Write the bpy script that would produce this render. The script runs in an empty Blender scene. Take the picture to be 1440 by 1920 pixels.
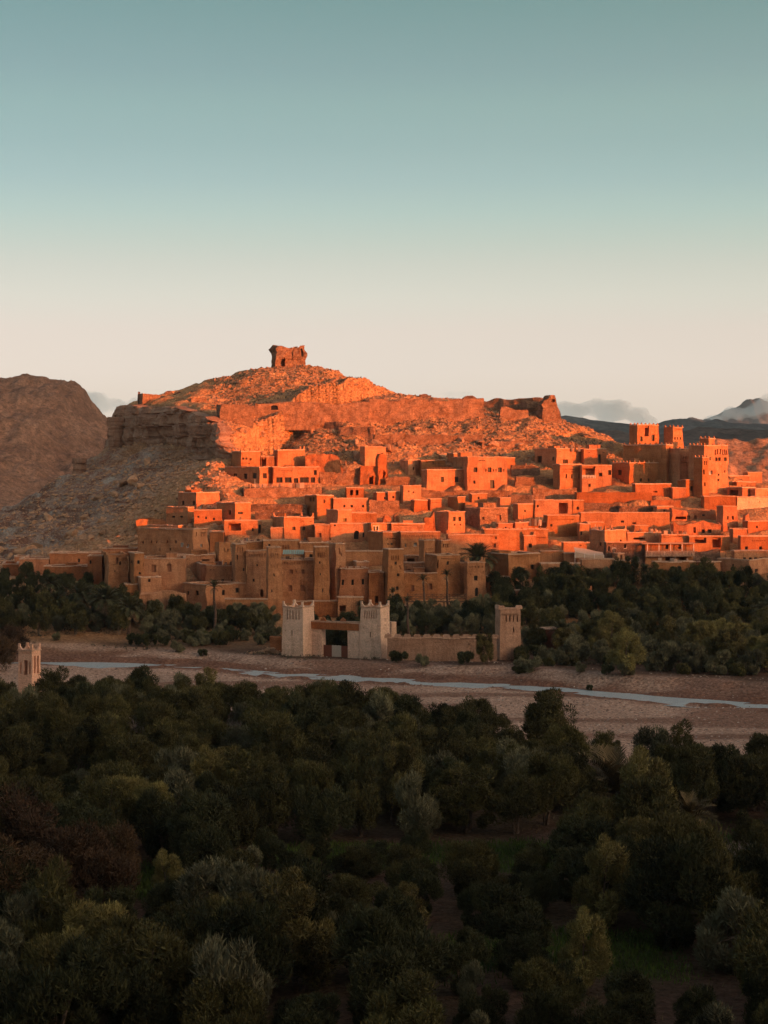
import bpy, bmesh, math, random, re
import numpy as np
from mathutils import Vector, Matrix

# ------------------------------------------------------------------ camera, sky, sun, exposure
SC = bpy.context.scene
COL = SC.collection
FPX, CX, HY, EYE = 3300.0, 720.0, 880.0, 32.0        # focal length in photo pixels, centre column, horizon row, eye height
cam = bpy.data.cameras.new('camera'); cam_o = bpy.data.objects.new('camera', cam); COL.objects.link(cam_o)
cam.sensor_fit = 'HORIZONTAL'; cam.sensor_width = 36.0; cam.lens = 36.0 * FPX / 1440.0
cam.shift_y = (HY - 960.0) / 1440.0
cam.clip_start = 0.5; cam.clip_end = 30000
cam_o.location = (0, 0, EYE); cam_o.rotation_euler = (math.radians(90), 0, 0)
SC.camera = cam_o
SC.view_settings.view_transform = 'Standard'; SC.view_settings.look = 'None'
SC.view_settings.exposure = 1.0; SC.view_settings.gamma = 1.0
SC.view_settings.use_curve_mapping = False
SUN_AZ, SUN_EL = 125.0, 6.5                            # clockwise from +Y, above the horizon
sdir = Vector((math.sin(math.radians(SUN_AZ)) * math.cos(math.radians(SUN_EL)),
               math.cos(math.radians(SUN_AZ)) * math.cos(math.radians(SUN_EL)), math.sin(math.radians(SUN_EL))))
sun = bpy.data.lights.new('sun', 'SUN'); sun_o = bpy.data.objects.new('sun', sun); COL.objects.link(sun_o)
sun.energy = 5.0; sun.angle = math.radians(0.25); sun.color = (1.0, 0.18, 0.008)
sun_o.rotation_euler = sdir.to_track_quat('Z', 'Y').to_euler(); sun_o.location = sdir * 500

def sl(r, g, b):
    f = lambda c: (c / 255 / 12.92) if c / 255 <= 0.04045 else ((c / 255 + 0.055) / 1.055) ** 2.4
    return (f(r), f(g), f(b), 1.0)

world = bpy.data.worlds.new('World'); SC.world = world; world.use_nodes = True
wn = world.node_tree.nodes; wl = world.node_tree.links; wn.clear()
wout = wn.new('ShaderNodeOutputWorld'); wadd = wn.new('ShaderNodeAddShader')
bg1 = wn.new('ShaderNodeBackground'); bg2 = wn.new('ShaderNodeBackground')
sky = wn.new('ShaderNodeTexSky'); sky.sky_type = 'NISHITA'; sky.sun_disc = False
sky.sun_elevation = math.radians(SUN_EL); sky.sun_rotation = math.radians(SUN_AZ)
sky.altitude = 1200; sky.air_density = 0.3; sky.dust_density = 10.0; sky.ozone_density = 1.0
bg1.inputs['Strength'].default_value = 0.118
wtint = wn.new('ShaderNodeMixRGB'); wtint.blend_type = 'MULTIPLY'; wtint.inputs[0].default_value = 1.0; wtint.inputs[2].default_value = (1.0, 0.80, 0.60, 1)   # warm evening air
wl.new(sky.outputs['Color'], wtint.inputs[1]); wl.new(wtint.outputs[0], bg1.inputs['Color'])
tc = wn.new('ShaderNodeTexCoord'); sep = wn.new('ShaderNodeSeparateXYZ'); ramp = wn.new('ShaderNodeValToRGB')
wl.new(tc.outputs['Generated'], sep.inputs[0]); wl.new(sep.outputs['Z'], ramp.inputs['Fac'])
SKY_STOPS = [(0.0, (0.4499, 0.3728, 0.3003)), (0.0545, (0.4499, 0.3728, 0.3003)), (0.0785, (0.4148, 0.346, 0.271)), (0.0965, (0.3627, 0.3434, 0.262)), (0.1144, (0.2972, 0.3091, 0.2338)), (0.1292, (0.2318, 0.2821, 0.2129)), (0.1439, (0.1768, 0.2567, 0.201)), (0.1615, (0.1272, 0.2133, 0.178)), (0.1818, (0.0935, 0.1781, 0.1464)), (0.2018, (0.0769, 0.1599, 0.1261)), (0.2208, (0.0556, 0.1294, 0.1051)), (0.2577, (0.0261, 0.1001, 0.0735)), (0.45, (0.06, 0.075, 0.075)), (1.0, (0.065, 0.075, 0.08))]  #SKY
while len(ramp.color_ramp.elements) < len(SKY_STOPS): ramp.color_ramp.elements.new(0.5)
for e, (p, c) in zip(ramp.color_ramp.elements, SKY_STOPS): e.position = p; e.color = (*c, 1)
bg2.inputs['Strength'].default_value = 1.0
wl.new(ramp.outputs['Color'], bg2.inputs['Color'])
wl.new(bg1.outputs[0], wadd.inputs[0]); wl.new(bg2.outputs[0], wadd.inputs[1]); wl.new(wadd.outputs[0], wout.inputs['Surface'])
cy = SC.cycles
cy.max_bounces = 4; cy.diffuse_bounces = 3; cy.glossy_bounces = 2; cy.transmission_bounces = 2; cy.volume_bounces = 1; cy.transparent_max_bounces = 4
cy.use_denoising = True
cy.caustics_reflective = False; cy.caustics_refractive = False

# ------------------------------------------------------------------ helpers
RNG = np.random.default_rng(7); random.seed(7)
def W(px, py, d): return Vector(((px - CX) / FPX * d, d, EYE + (HY - py) / FPX * d))

_P = np.random.default_rng(3).permutation(256); _P = np.concatenate([_P, _P, _P])
_G = np.random.default_rng(4).uniform(-1, 1, 256)
def vnoise(x, y, z=0.0):
    x = np.asarray(x, float); y = np.asarray(y, float); z = np.asarray(z, float) + 0 * x
    xi = np.floor(x).astype(int); yi = np.floor(y).astype(int); zi = np.floor(z).astype(int)
    xf = x - xi; yf = y - yi; zf = z - zi
    u = xf * xf * (3 - 2 * xf); v = yf * yf * (3 - 2 * yf); w = zf * zf * (3 - 2 * zf)
    def g(a, b, c): return _G[_P[(_P[(_P[(xi + a) & 255] + yi + b) & 255] + zi + c) & 255]]
    l = lambda a, b, t: a + (b - a) * t
    return l(l(l(g(0,0,0), g(1,0,0), u), l(g(0,1,0), g(1,1,0), u), v), l(l(g(0,0,1), g(1,0,1), u), l(g(0,1,1), g(1,1,1), u), v), w)
def fbm(x, y, z=0.0, o=5, lac=2.03, gain=0.5):
    s = 0; a = 1; f = 1
    for i in range(o):
        s = s + a * vnoise(np.asarray(x) * f + 17.3 * i, np.asarray(y) * f - 9.1 * i, np.asarray(z) * f + 3.7 * i); a *= gain; f *= lac
    return s
def ss(a, b, x):
    t = np.clip((np.asarray(x, float) - a) / (b - a), 0, 1); return t * t * (3 - 2 * t)

def link(o, parent=None):
    COL.objects.link(o)
    if parent is not None: o.parent = parent
    return o
def mesh_obj(name, V, F, mat, parent=None, smooth=False, attrs=None):
    me = bpy.data.meshes.new(name)
    me.from_pydata([tuple(v) for v in V] if not isinstance(V, np.ndarray) else V.tolist(), [], F if not isinstance(F, np.ndarray) else F.tolist())
    if smooth: me.polygons.foreach_set('use_smooth', [True] * len(me.polygons))
    if attrs:
        for k, (dom, arr) in attrs.items():
            a = me.attributes.new(k, 'FLOAT', dom); a.data.foreach_set('value', np.asarray(arr, np.float32))
    me.update()
    if mat is not None: me.materials.append(mat)
    return link(bpy.data.objects.new(name, me), parent)
def tag(o, label=None, cat=None, group=None, kind=None):
    if label: o['label'] = label
    if cat: o['category'] = cat
    if group: o['group'] = group
    if kind: o['kind'] = kind
    return o
def empty(name, loc, rz=0.0):
    o = bpy.data.objects.new(name, None); o.location = loc; o.rotation_euler = (0, 0, rz); o.empty_display_size = 0.3
    return link(o)
def inst(name, mesh, parent, loc=(0, 0, 0), rz=0.0, sc=(1, 1, 1)):
    o = bpy.data.objects.new(name, mesh); o.location = loc; o.rotation_euler = (0, 0, rz); o.scale = sc
    return link(o, parent)
def grid_mesh(name, X, Y, Z, mat, attrs=None, smooth=True):
    ny, nx = X.shape
    V = np.stack([X.ravel(), Y.ravel(), Z.ravel()], 1)
    i = np.arange(nx * ny).reshape(ny, nx)
    F = np.stack([i[:-1, :-1].ravel(), i[:-1, 1:].ravel(), i[1:, 1:].ravel(), i[1:, :-1].ravel()], 1)
    return mesh_obj(name, V, F, mat, smooth=smooth, attrs=attrs)
class MB:
    def __init__(s): s.v = []; s.f = []
    def box(s, x0, x1, y0, y1, z0, z1, T=None):
        b = len(s.v)
        P = [(x0,y0,z0),(x1,y0,z0),(x1,y1,z0),(x0,y1,z0),(x0,y0,z1),(x1,y0,z1),(x1,y1,z1),(x0,y1,z1)]
        s.v += [T(p) if T else p for p in P]
        s.f += [tuple(b + i for i in q) for q in ((0,3,2,1),(4,5,6,7),(0,1,5,4),(1,2,6,5),(2,3,7,6),(3,0,4,7))]
    def poly(s, pts): b = len(s.v); s.v += pts; s.f.append(tuple(range(b, b + len(pts))))
    def tube(s, pts, rad, n=6):
        b0 = len(s.v); up = Vector((0.13, 0.31, 0.94))
        for k, p in enumerate(pts):
            p = Vector(p); q = Vector(pts[min(k + 1, len(pts) - 1)]) - Vector(pts[max(k - 1, 0)])
            q.normalize(); a = q.cross(up if abs(q.dot(up)) < .95 else Vector((1, 0, 0))); a.normalize(); c = q.cross(a)
            for j in range(n):
                t = 2 * math.pi * j / n; s.v.append(tuple(p + (a * math.cos(t) + c * math.sin(t)) * rad[k]))
        for k in range(len(pts) - 1):
            for j in range(n):
                s.f.append((b0 + k*n + j, b0 + k*n + (j+1) % n, b0 + (k+1)*n + (j+1) % n, b0 + (k+1)*n + j))
        s.f.append(tuple(b0 + j for j in range(n))); s.f.append(tuple(b0 + (len(pts)-1)*n + j for j in range(n)))
    def build(s, name, mat, parent=None, smooth=False): return mesh_obj(name, s.v, s.f, mat, parent, smooth)
    def mesh(s, name, mat, smooth=False):
        me = bpy.data.meshes.new(name); me.from_pydata([tuple(v) for v in s.v], [], s.f)
        if smooth: me.polygons.foreach_set('use_smooth', [True] * len(me.polygons))
        me.materials.append(mat); return me

# ------------------------------------------------------------------ materials
class NT:
    def __init__(s, name, rough=0.95, spec=0.15):
        s.m = bpy.data.materials.new(name); s.m.use_nodes = True
        s.n = s.m.node_tree.nodes; s.l = s.m.node_tree.links; s.b = s.n['Principled BSDF']
        s.b.inputs['Roughness'].default_value = rough; s.b.inputs['Specular IOR Level'].default_value = spec
        s.tc = s.n.new('ShaderNodeTexCoord')
    def co(s, kind='Object', scale=None):
        if kind == 'World':
            g = s.n.new('ShaderNodeNewGeometry'); o = g.outputs['Position']
        else: o = s.tc.outputs[kind]
        if scale is None: return o
        mp = s.n.new('ShaderNodeMapping'); mp.inputs['Scale'].default_value = scale; s.l.new(o, mp.inputs['Vector']); return mp.outputs[0]
    def noise(s, vec, scale, detail=4, rough=.55, dist=0.0):
        t = s.n.new('ShaderNodeTexNoise'); t.inputs['Scale'].default_value = scale; t.inputs['Detail'].default_value = detail
        t.inputs['Roughness'].default_value = rough; t.inputs['Distortion'].default_value = dist; s.l.new(vec, t.inputs['Vector']); return t.outputs['Fac']
    def voro(s, vec, scale, feat='F1', out='Distance', rnd=1.0):
        t = s.n.new('ShaderNodeTexVoronoi'); t.feature = feat; t.inputs['Scale'].default_value = scale; t.inputs['Randomness'].default_value = rnd
        s.l.new(vec, t.inputs['Vector']); return t.outputs[out]
    def ramp(s, fac, stops):
        r = s.n.new('ShaderNodeValToRGB'); s.l.new(fac, r.inputs['Fac'])
        while len(r.color_ramp.elements) < len(stops): r.color_ramp.elements.new(.5)
        for e, (p, c) in zip(r.color_ramp.elements, stops): e.position = p; e.color = c if len(c) == 4 else (*c, 1)
        return r.outputs['Color']
    def math(s, op, a, b=None):
        m = s.n.new('ShaderNodeMath'); m.operation = op
        for i, x in enumerate((a, b)):
            if x is None: continue
            if isinstance(x, (int, float)): m.inputs[i].default_value = x
            else: s.l.new(x, m.inputs[i])
        return m.outputs[0]
    def mix(s, fac, a, b, mode='MIX'):
        m = s.n.new('ShaderNodeMixRGB'); m.blend_type = mode
        for i, x in enumerate((fac, a, b)):
            if isinstance(x, (int, float)): m.inputs[i].default_value = x
            elif isinstance(x, tuple): m.inputs[i].default_value = x if len(x) == 4 else (*x, 1)
            else: s.l.new(x, m.inputs[i])
        return m.outputs[0]
    def attr(s, name):
        a = s.n.new('ShaderNodeAttribute'); a.attribute_name = name; return a.outputs['Fac']
    def hsv(s, col, h=None, sat=None, val=None):
        m = s.n.new('ShaderNodeHueSaturation'); s.l.new(col, m.inputs['Color'])
        for k, x in (('Hue', h), ('Saturation', sat), ('Value', val)):
            if x is None: continue
            if isinstance(x, (int, float)): m.inputs[k].default_value = x
            else: s.l.new(x, m.inputs[k])
        return m.outputs[0]
    def rnd(s): return s.n.new('ShaderNodeObjectInfo').outputs['Random']
    def rng(s, fac, a, b):
        m = s.n.new('ShaderNodeMapRange'); m.inputs['To Min'].default_value = a; m.inputs['To Max'].default_value = b; s.l.new(fac, m.inputs['Value']); return m.outputs[0]
    def bump(s, h, strength=.5, dist=.1):
        b = s.n.new('ShaderNodeBump'); b.inputs['Strength'].default_value = strength; b.inputs['Distance'].default_value = dist
        s.l.new(h, b.inputs['Height']); s.l.new(b.outputs[0], s.b.inputs['Normal'])
    def color(s, c):
        if isinstance(c, tuple): s.b.inputs['Base Color'].default_value = c if len(c) == 4 else (*c, 1)
        else: s.l.new(c, s.b.inputs['Base Color'])
        return s.m

def m_adobe(name, ca, cb, stain=(.55, .5, .47)):
    t = NT(name); o = t.co('Object')
    big = t.noise(o, .35, 5, .6); c = t.mix(t.ramp(big, [(.38, (0,0,0)), (.6, (1,1,1))]), ca, cb)
    st = t.noise(t.co('Object', (1.6, 1.6, .22)), 1.0, 5, .65)
    c = t.mix(t.ramp(st, [(.5, (0,0,0)), (.75, (.7,.7,.7))]), c, stain, 'MULTIPLY')
    fine = t.noise(o, 5.0, 7, .7); c = t.mix(1.0, c, t.ramp(fine, [(.28, (.58,.56,.54)), (.72, (1.28,1.26,1.24))]), 'MULTIPLY')
    pit = t.ramp(t.voro(o, 2.6), [(.06, (.4,.37,.35)), (.15, (1,1,1))]); c = t.mix(.7, c, pit, 'MULTIPLY')
    band = t.noise(t.co('Object', (.15, .15, 1.5)), 1.0, 3, .5)
    c = t.mix(.35, c, t.ramp(band, [(.4, (.8,.78,.76)), (.6, (1.08,1.08,1.08))]), 'MULTIPLY')
    c = t.hsv(c, val=t.rng(t.rnd(), .82, 1.16), sat=t.rng(t.rnd(), 1.06, .94))
    h = t.math('ADD', t.math('MULTIPLY', fine, .6), t.math('MULTIPLY', t.noise(o, 1.3, 4), 1.2))
    t.bump(h, .7, .16); return t.color(c)
def m_stone(name, ca, cb, sc=2.0):
    t = NT(name); o = t.co('Object', (1, 1, 1.35)); 
    e = t.voro(o, sc, 'DISTANCE_TO_EDGE'); cell = t.voro(o, sc, 'F1', 'Color')
    c = t.mix(t.math('MULTIPLY', cell, 1.0), ca, cb)
    c = t.mix(1.0, c, t.ramp(t.noise(o, 9, 5, .7), [(.25, (.65,.65,.65)), (.75, (1.25,1.25,1.25))]), 'MULTIPLY')
    c = t.mix(1.0, c, t.ramp(e, [(.0, (.5,.45,.42)), (.07, (1,1,1))]), 'MULTIPLY')
    c = t.mix(1.0, c, t.ramp(t.noise(o, .7, 5, .65), [(.32, (.62,.6,.58)), (.68, (1.25,1.22,1.2))]), 'MULTIPLY')
    c = t.hsv(c, val=t.rng(t.rnd(), .85, 1.12))
    t.bump(t.math('ADD', t.ramp(e, [(0, (0,0,0)), (.14, (1,1,1))]), t.math('MULTIPLY', t.noise(o, 6, 5), .5)), .9, .25); return t.color(c)
def m_plain(name, c, rough=.8, spec=.2, var=.12, sc=6.0):
    t = NT(name, rough, spec); n = t.noise(t.co('Object'), sc, 5, .6)
    return t.color(t.mix(1.0, (*c, 1), t.ramp(n, [(.25, (1-var*2,)*3), (.75, (1+var*2,)*3)]), 'MULTIPLY'))
def m_leaf(name, dark, light, warm=None):
    t = NT(name, .75, .2)
    c = t.mix(t.attr('tone'), dark, light)
    if warm: c = t.mix(t.rng(t.rnd(), 0, .55), c, warm)
    c = t.hsv(c, h=t.rng(t.rnd(), .488, .512), val=t.rng(t.rnd(), .78, 1.2))
    return t.color(c)
M = {}
M['adobe'] = m_adobe('adobe_wall', (.51,.245,.122), (.41,.18,.085))
M['adobe_red'] = m_adobe('red_adobe_wall', (.47,.195,.092), (.38,.145,.066))
M['adobe_pale'] = m_adobe('pale_adobe_wall', (.56,.35,.25), (.48,.285,.195))
M['mud_brown'] = m_adobe('brown_mud_wall', (.50,.315,.225), (.41,.245,.17))
M['gate'] = m_adobe('gate_adobe_wall', (.74,.52,.39), (.66,.45,.33), (.72,.66,.62))
M['pink'] = m_adobe('pink_render_wall', (.80,.48,.34), (.76,.45,.31), (.85,.8,.78))
M['cream'] = m_adobe('cream_render_wall', (.66,.53,.36), (.6,.47,.31), (.85,.8,.78))
M['coping'] = m_adobe('mud_coping', (.66,.44,.32), (.57,.36,.25))
M['stone'] = m_stone('rubble_stone', (.55,.33,.21), (.38,.21,.13), 3.3)
M['stone_dark'] = m_stone('grey_rubble_stone', (.36,.235,.175), (.24,.15,.11), 2.8)
M['glass'] = m_plain('dark_opening', (.018,.014,.012), .35, .4)
M['shine'] = m_plain('window_glass', (.35,.33,.3), .12, .8)
M['wood'] = m_plain('weathered_wood', (.13,.07,.045), .85)
M['door'] = m_plain('door_wood', (.30,.13,.07), .8)
M['white'] = m_plain('white_frame', (.72,.68,.63), .7)
M['white_slat'] = m_plain('pale_plank', (.55,.47,.39), .8)
M['red_panel'] = m_plain('red_brown_panel', (.22,.075,.045), .7)
M['awning'] = m_plain('green_awning', (.30,.40,.34), .7)
M['tarp'] = m_plain('pale_tarp', (.52,.37,.28), .85)
M['pole'] = m_plain('grey_pole', (.25,.2,.17), .7)
M['cloth'] = m_plain('cloth_stuff', (.33,.17,.13), .9, .1, .35, 2.5)
M['panel'] = m_plain('solar_glass', (.03,.035,.045), .2, .6)
M['bark'] = m_plain('bark', (.16,.115,.085), .95, .1, .3, 4)
M['palm_bark'] = m_plain('palm_bark', (.12,.075,.055), .95, .1, .3, 5)
M['twig'] = m_plain('bare_twigs', (.24,.19,.165), .95, .1, .2, 2)
M['dead'] = m_plain('dead_frond', (.34,.22,.13), .9, .1, .3, 2)
M['leaf'] = m_leaf('olive_leaf', (.010,.0115,.0035), (.135,.125,.04), (.11,.085,.03))
M['leaf_dark'] = m_leaf('dark_leaf', (.008,.011,.004), (.085,.09,.032), (.07,.066,.03))
M['leaf_grey'] = m_leaf('grey_green_leaf', (.022,.023,.013), (.24,.23,.125), (.19,.165,.095))
M['leaf_yellow'] = m_leaf('yellow_green_leaf', (.03,.026,.008), (.31,.265,.085), (.26,.2,.075))
M['leaf_brown'] = m_leaf('rust_leaf', (.018,.011,.005), (.135,.08,.04), (.12,.065,.032))
M['leaf_palm'] = m_leaf('palm_leaf', (.018,.023,.011), (.10,.11,.05), (.085,.07,.035))
M['leaf_palm_dry'] = m_leaf('dry_palm_leaf', (.05,.038,.018), (.25,.175,.08))
M['grass'] = m_leaf('meadow_grass', (.03,.055,.009), (.11,.17,.028))
M['straw'] = m_leaf('dry_grass', (.12,.09,.045), (.30,.23,.11))
M['scrub'] = m_leaf('hill_scrub', (.05,.042,.03), (.13,.105,.07))
M['rock'] = (lambda t: (t.bump(t.noise(t.co('Object'), 1.6, 9, .75), 1.0, .6), t.color(t.hsv(t.mix(t.noise(t.co('Object'), .8, 5), (.42,.225,.13), (.68,.42,.255)), val=t.rng(t.rnd(), .7, 1.15))))[1])(NT('boulder_rock'))
M['pebble'] = (lambda t: t.color(t.mix(t.attr('tone'), (.20,.13,.10), (.62,.50,.42))))(NT('pebbles'))

# ------------------------------------------------------------------ terrain: the fortified hill and its valley
CLIFF = [(-12, 427), (-24, 425), (-37, 424), (-46, 441), (-56, 459), (-66, 475), (-76, 492), (-74, 516), (-50, 545)]
def cliff_sd(x, y):
    """signed distance (inside the hill > 0) and arc length along the cliff line"""
    x = np.asarray(x, float); y = np.asarray(y, float)
    best = np.full(x.shape, 1e9); sg = np.zeros(x.shape); al = np.zeros(x.shape); acc = 0
    for (ax, ay), (bx, by) in zip(CLIFF[:-1], CLIFF[1:]):
        L = math.hypot(bx - ax, by - ay); ux, uy = (bx - ax) / L, (by - ay) / L
        t = np.clip((x - ax) * ux + (y - ay) * uy, 0, L)
        dx = x - ax - ux * t; dy = y - ay - uy * t; dd = np.hypot(dx, dy)
        side = np.sign(uy * (x - ax) - ux * (y - ay))
        k = dd < best; best = np.where(k, dd, best); sg = np.where(k, side, sg); al = np.where(k, acc + t, al); acc += L
    return best * sg, al
def cliff_step(x, y):
    sd, al = cliff_sd(x, y)
    return 10.0 * ss(20, 36, al) * (1 - ss(95, 125, al)) * ss(-1.2, 1.2, sd) * (1 - ss(40, 75, sd))
CP = []
def cp(px, py, d): CP.append(tuple(W(px, py, d)))
GUIDE = [(1150, 342), (1100, 354), (1050, 368), (1000, 384), (950, 400), (900, 416), (850, 433)]
for px in (500, 640, 780, 920, 1060, 1200, 1340, 1480):
    for py, d in GUIDE:
        if not (px > 1300 and py < 890) and not (px > 1400 and py < 940): cp(px, py, d)
for px, py, d in [(460, 800, 440), (500, 797, 444), (600, 790, 449), (700, 790, 452), (800, 786, 454), (900, 786, 454), (1000, 790, 455), (1050, 793, 456),
                  (1100, 817, 454), (1150, 836, 450), (1200, 850, 447), (1300, 872, 442), (1400, 905, 428), (1500, 925, 424),
                  (540, 689, 490), (500, 691, 489), (470, 695, 489), (430, 700, 488), (400, 709, 487), (375, 722, 486), (350, 737, 485), (300, 746, 484), (240, 764, 487), (600, 697, 489), (640, 709, 488), (700, 722, 487),
                  (760, 741, 486), (850, 764, 486), (950, 772, 484), (1050, 796, 480), (1150, 835, 475), (1250, 880, 470), (1400, 925, 465), (1520, 940, 460),
                  (540, 712, 478), (470, 722, 474), (620, 735, 474), (700, 750, 474), (540, 752, 462), (640, 757, 464), (430, 745, 470), (420, 762, 450), (380, 755, 460),
                  (415, 776, 434), (330, 766, 459), (290, 765, 470), (425, 850, 421), (340, 852, 442), (270, 850, 460), (215, 846, 478),
                  (400, 900, 410), (330, 900, 423), (250, 900, 440), (150, 884, 492), (100, 917, 485), (50, 941, 478), (0, 962, 474), (-60, 985, 470),
                  (420, 950, 397), (300, 950, 406), (200, 950, 432), (100, 960, 450), (420, 1000, 384), (300, 1000, 389), (200, 1000, 410), (100, 1000, 430), (0, 1005, 446), (-80, 1020, 446),
                  (420, 1050, 369), (300, 1060, 366), (200, 1062, 374), (100, 1063, 386), (0, 1066, 396), (-100, 1072, 400),
                  (420, 1100, 354), (300, 1140, 342), (100, 1150, 336), (0, 1152, 335), (-100, 1152, 335), (400, 1150, 342)]:
    CP.append((*W(px, py, d)[:2], W(px, py, d)[2] - float(cliff_step(*W(px, py, d)[:2]))))
for px in (-200, 0, 200, 400, 700, 1000, 1300, 1600):
    CP.append(((px - CX) / FPX * 316, 316, 1.5)); CP.append(((px - CX) / FPX * 298, 298, .2))
for x, y, z in [(-90, 540, 12), (-110, 520, 8), (-60, 545, 22), (-20, 545, 40), (30, 545, 32), (80, 545, 22), (130, 545, 14), (-100, 620, 2), (-20, 620, 10), (60, 620, 8), (140, 620, 4),
                (-130, 460, 8), (-140, 400, 6), (-140, 340, 2), (-150, 560, 2), (170, 340, 6), (170, 400, 13), (175, 450, 12), (175, 520, 8), (0, 690, 2), (-100, 690, 0), (140, 690, 2)]:
    CP.append((x, y, z))
CPA = np.array(CP)
def _phi(r2): return np.where(r2 > 0, .5 * r2 * np.log(np.maximum(r2, 1e-9)), 0)
_n = len(CPA); _A = np.zeros((_n + 3, _n + 3))
_d2 = ((CPA[:, None, :2] - CPA[None, :, :2]) ** 2).sum(-1)
_A[:_n, :_n] = _phi(_d2) + np.eye(_n) * 60.0; _A[:_n, _n] = 1; _A[:_n, _n+1:] = CPA[:, :2]; _A[_n, :_n] = 1; _A[_n+1:, :_n] = CPA[:, :2].T
_s = np.linalg.solve(_A, np.concatenate([CPA[:, 2], [0, 0, 0]])); _w = _s[:_n]; _a = _s[_n:]
def hill(x, y):
    x = np.asarray(x, float); y = np.asarray(y, float); sh = x.shape; x = x.ravel(); y = y.ravel(); o = _a[0] + _a[1] * x + _a[2] * y
    for i in range(_n): o = o + _w[i] * _phi((x - CPA[i, 0]) ** 2 + (y - CPA[i, 1]) ** 2)
    return (o + cliff_step(x, y)).reshape(sh)
RIV = [(-260, 1231), (-100, 1235), (80, 1240), (380, 1251), (500, 1263), (700, 1274), (900, 1283), (1000, 1289), (1100, 1300), (1250, 1311), (1440, 1323), (1700, 1340)]
RIVW = np.array([((p - CX) / FPX * (32.9 / (q - HY) * FPX), 32.9 / (q - HY) * FPX) for p, q in RIV])
def riv_y(x): return np.interp(x, RIVW[:, 0], RIVW[:, 1])
EDGE = np.array([((p - CX) / FPX * d, d) for p, d in [(-200, 246), (100, 240), (300, 236), (500, 232), (640, 222), (800, 212), (1000, 200), (1200, 188), (1440, 176), (1700, 165)]])
def edge_y(x): return np.interp(x, EDGE[:, 0], EDGE[:, 1])
def valley(x, y):
    x = np.asarray(x, float); y = np.asarray(y, float)
    r = y - riv_y(x) + 1.2 * vnoise(x / 15.0, y * 0 + 3.3) + .7 * vnoise(x / 3.1, y * 0 + 8.3)
    bed = ss(edge_y(x) - 1, edge_y(x) + 5, y) * (1 - ss(5.5, 9.5, r + 1.5 * vnoise(x / 5, y / 5)))
    rw = 3.8 + 1.4 * vnoise(x / 17, y * 0 + 1.7) - 1.0 * np.exp(-((x + 26) / 7.0) ** 2)
    z = -.75 * bed - .62 * (1 - ss(rw - 1.6, rw + 1.2, np.abs(r)))
    z = z + .5 * (1 - ss(4.5, 7.5, np.abs(r))) * ss(.36, .6, fbm(x / 9, y / 2.2, 4.4, 3))
    z = z + (.45 + .5 * ss(-10, 30, x)) * ss(8.5, 11, r + 1.2 * vnoise(x / 4, y / 4)) - .5 * ss(14, 24, r)
    z = z + .10 * fbm(x / 6, y / 6) + .05 * fbm(x / 1.3, y / 1.3, 0, 3)
    z = z - .35 * bed * np.clip(vnoise(x / 22, y / 7), 0, 1)
    return z
FOOT = []          # footprints of buildings: (cx, cy, cos, sin, half width, half depth, base z)
def ground_z(x, y, detail=True, cut=True):
    x = np.asarray(x, float); y = np.asarray(y, float)
    k = ss(296, 312, y); z = np.where(k > 0, hill(x, y), 0.0) * k + valley(x, y) * (1 - k)
    if detail:
        up = ss(305, 400, y); sd, al = cliff_sd(x, y)
        flank = ss(4, -6, sd) * ss(30, 45, al); rough = .35 + .9 * up
        rid = 1 - np.abs(fbm(x / 11, y / 11, 1.7, 4)) * 1.6
        z = z + k * up * (fbm(x / 14, y / 14, .5, 6) * .9 * rough + rid * .7 * rough - .5)
        q = (x * .62 + y * .78)
        z = z + k * up * flank * (1.7 * (1 - np.abs(vnoise(q / 3.2, (x - y) / 30)) * 2.2) - .3)
        z = z + k * up * .28 * fbm(x / 1.9, y / 1.9, 2.2, 4)
        st = np.mod(z + .8 * fbm(x / 18, y / 18, 5.1, 2), 2.6) / 2.6
        z = z + k * up * (.55 * (ss(.25, .6, st) - st))
    if cut:
        for cx, cy, c, s, hw, hd, bz in FOOT:
            sel = (np.abs(x - cx) < hw + hd + 4) & (np.abs(y - cy) < hw + hd + 4)
            if not sel.any(): continue
            lx = (x[sel] - cx) * c + (y[sel] - cy) * s; ly = -(x[sel] - cx) * s + (y[sel] - cy) * c
            e = np.maximum(np.abs(lx) - hw, np.abs(ly) - hd)
            lim = bz + .15 + np.clip(e + .4, 0, None) * 2.2
            zz = z[sel]; z[sel] = np.where(e < 2.5, np.minimum(zz, lim), zz)
    return z
_GX = np.arange(-170, 200.1, 2.0); _GY = np.arange(236, 546.1, 1.0)
_gx, _gy = np.meshgrid(_GX, _GY); _GZ = ground_z(_gx, _gy, False, False)
def look(GX, GY, GZ, x, y):
    u = np.clip((np.asarray(x) - GX[0]) / (GX[1] - GX[0]), 0, len(GX) - 1.001); v = np.clip((np.asarray(y) - GY[0]) / (GY[1] - GY[0]), 0, len(GY) - 1.001)
    i = u.astype(int); j = v.astype(int); a = u - i; b = v - j
    return (GZ[j, i] * (1-a) + GZ[j, i+1] * a) * (1-b) + (GZ[j+1, i] * (1-a) + GZ[j+1, i+1] * a) * b
_DS = np.linspace(240, 540, 1201)
def ray_d(px, py):
    k = (px - CX) / FPX; z = look(_GX, _GY, _GZ, k * _DS, _DS); r = EYE + (HY - py) / FPX * _DS
    h = np.nonzero(z >= r)[0]
    return float(_DS[h[0]]) if len(h) else 455.0

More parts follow.
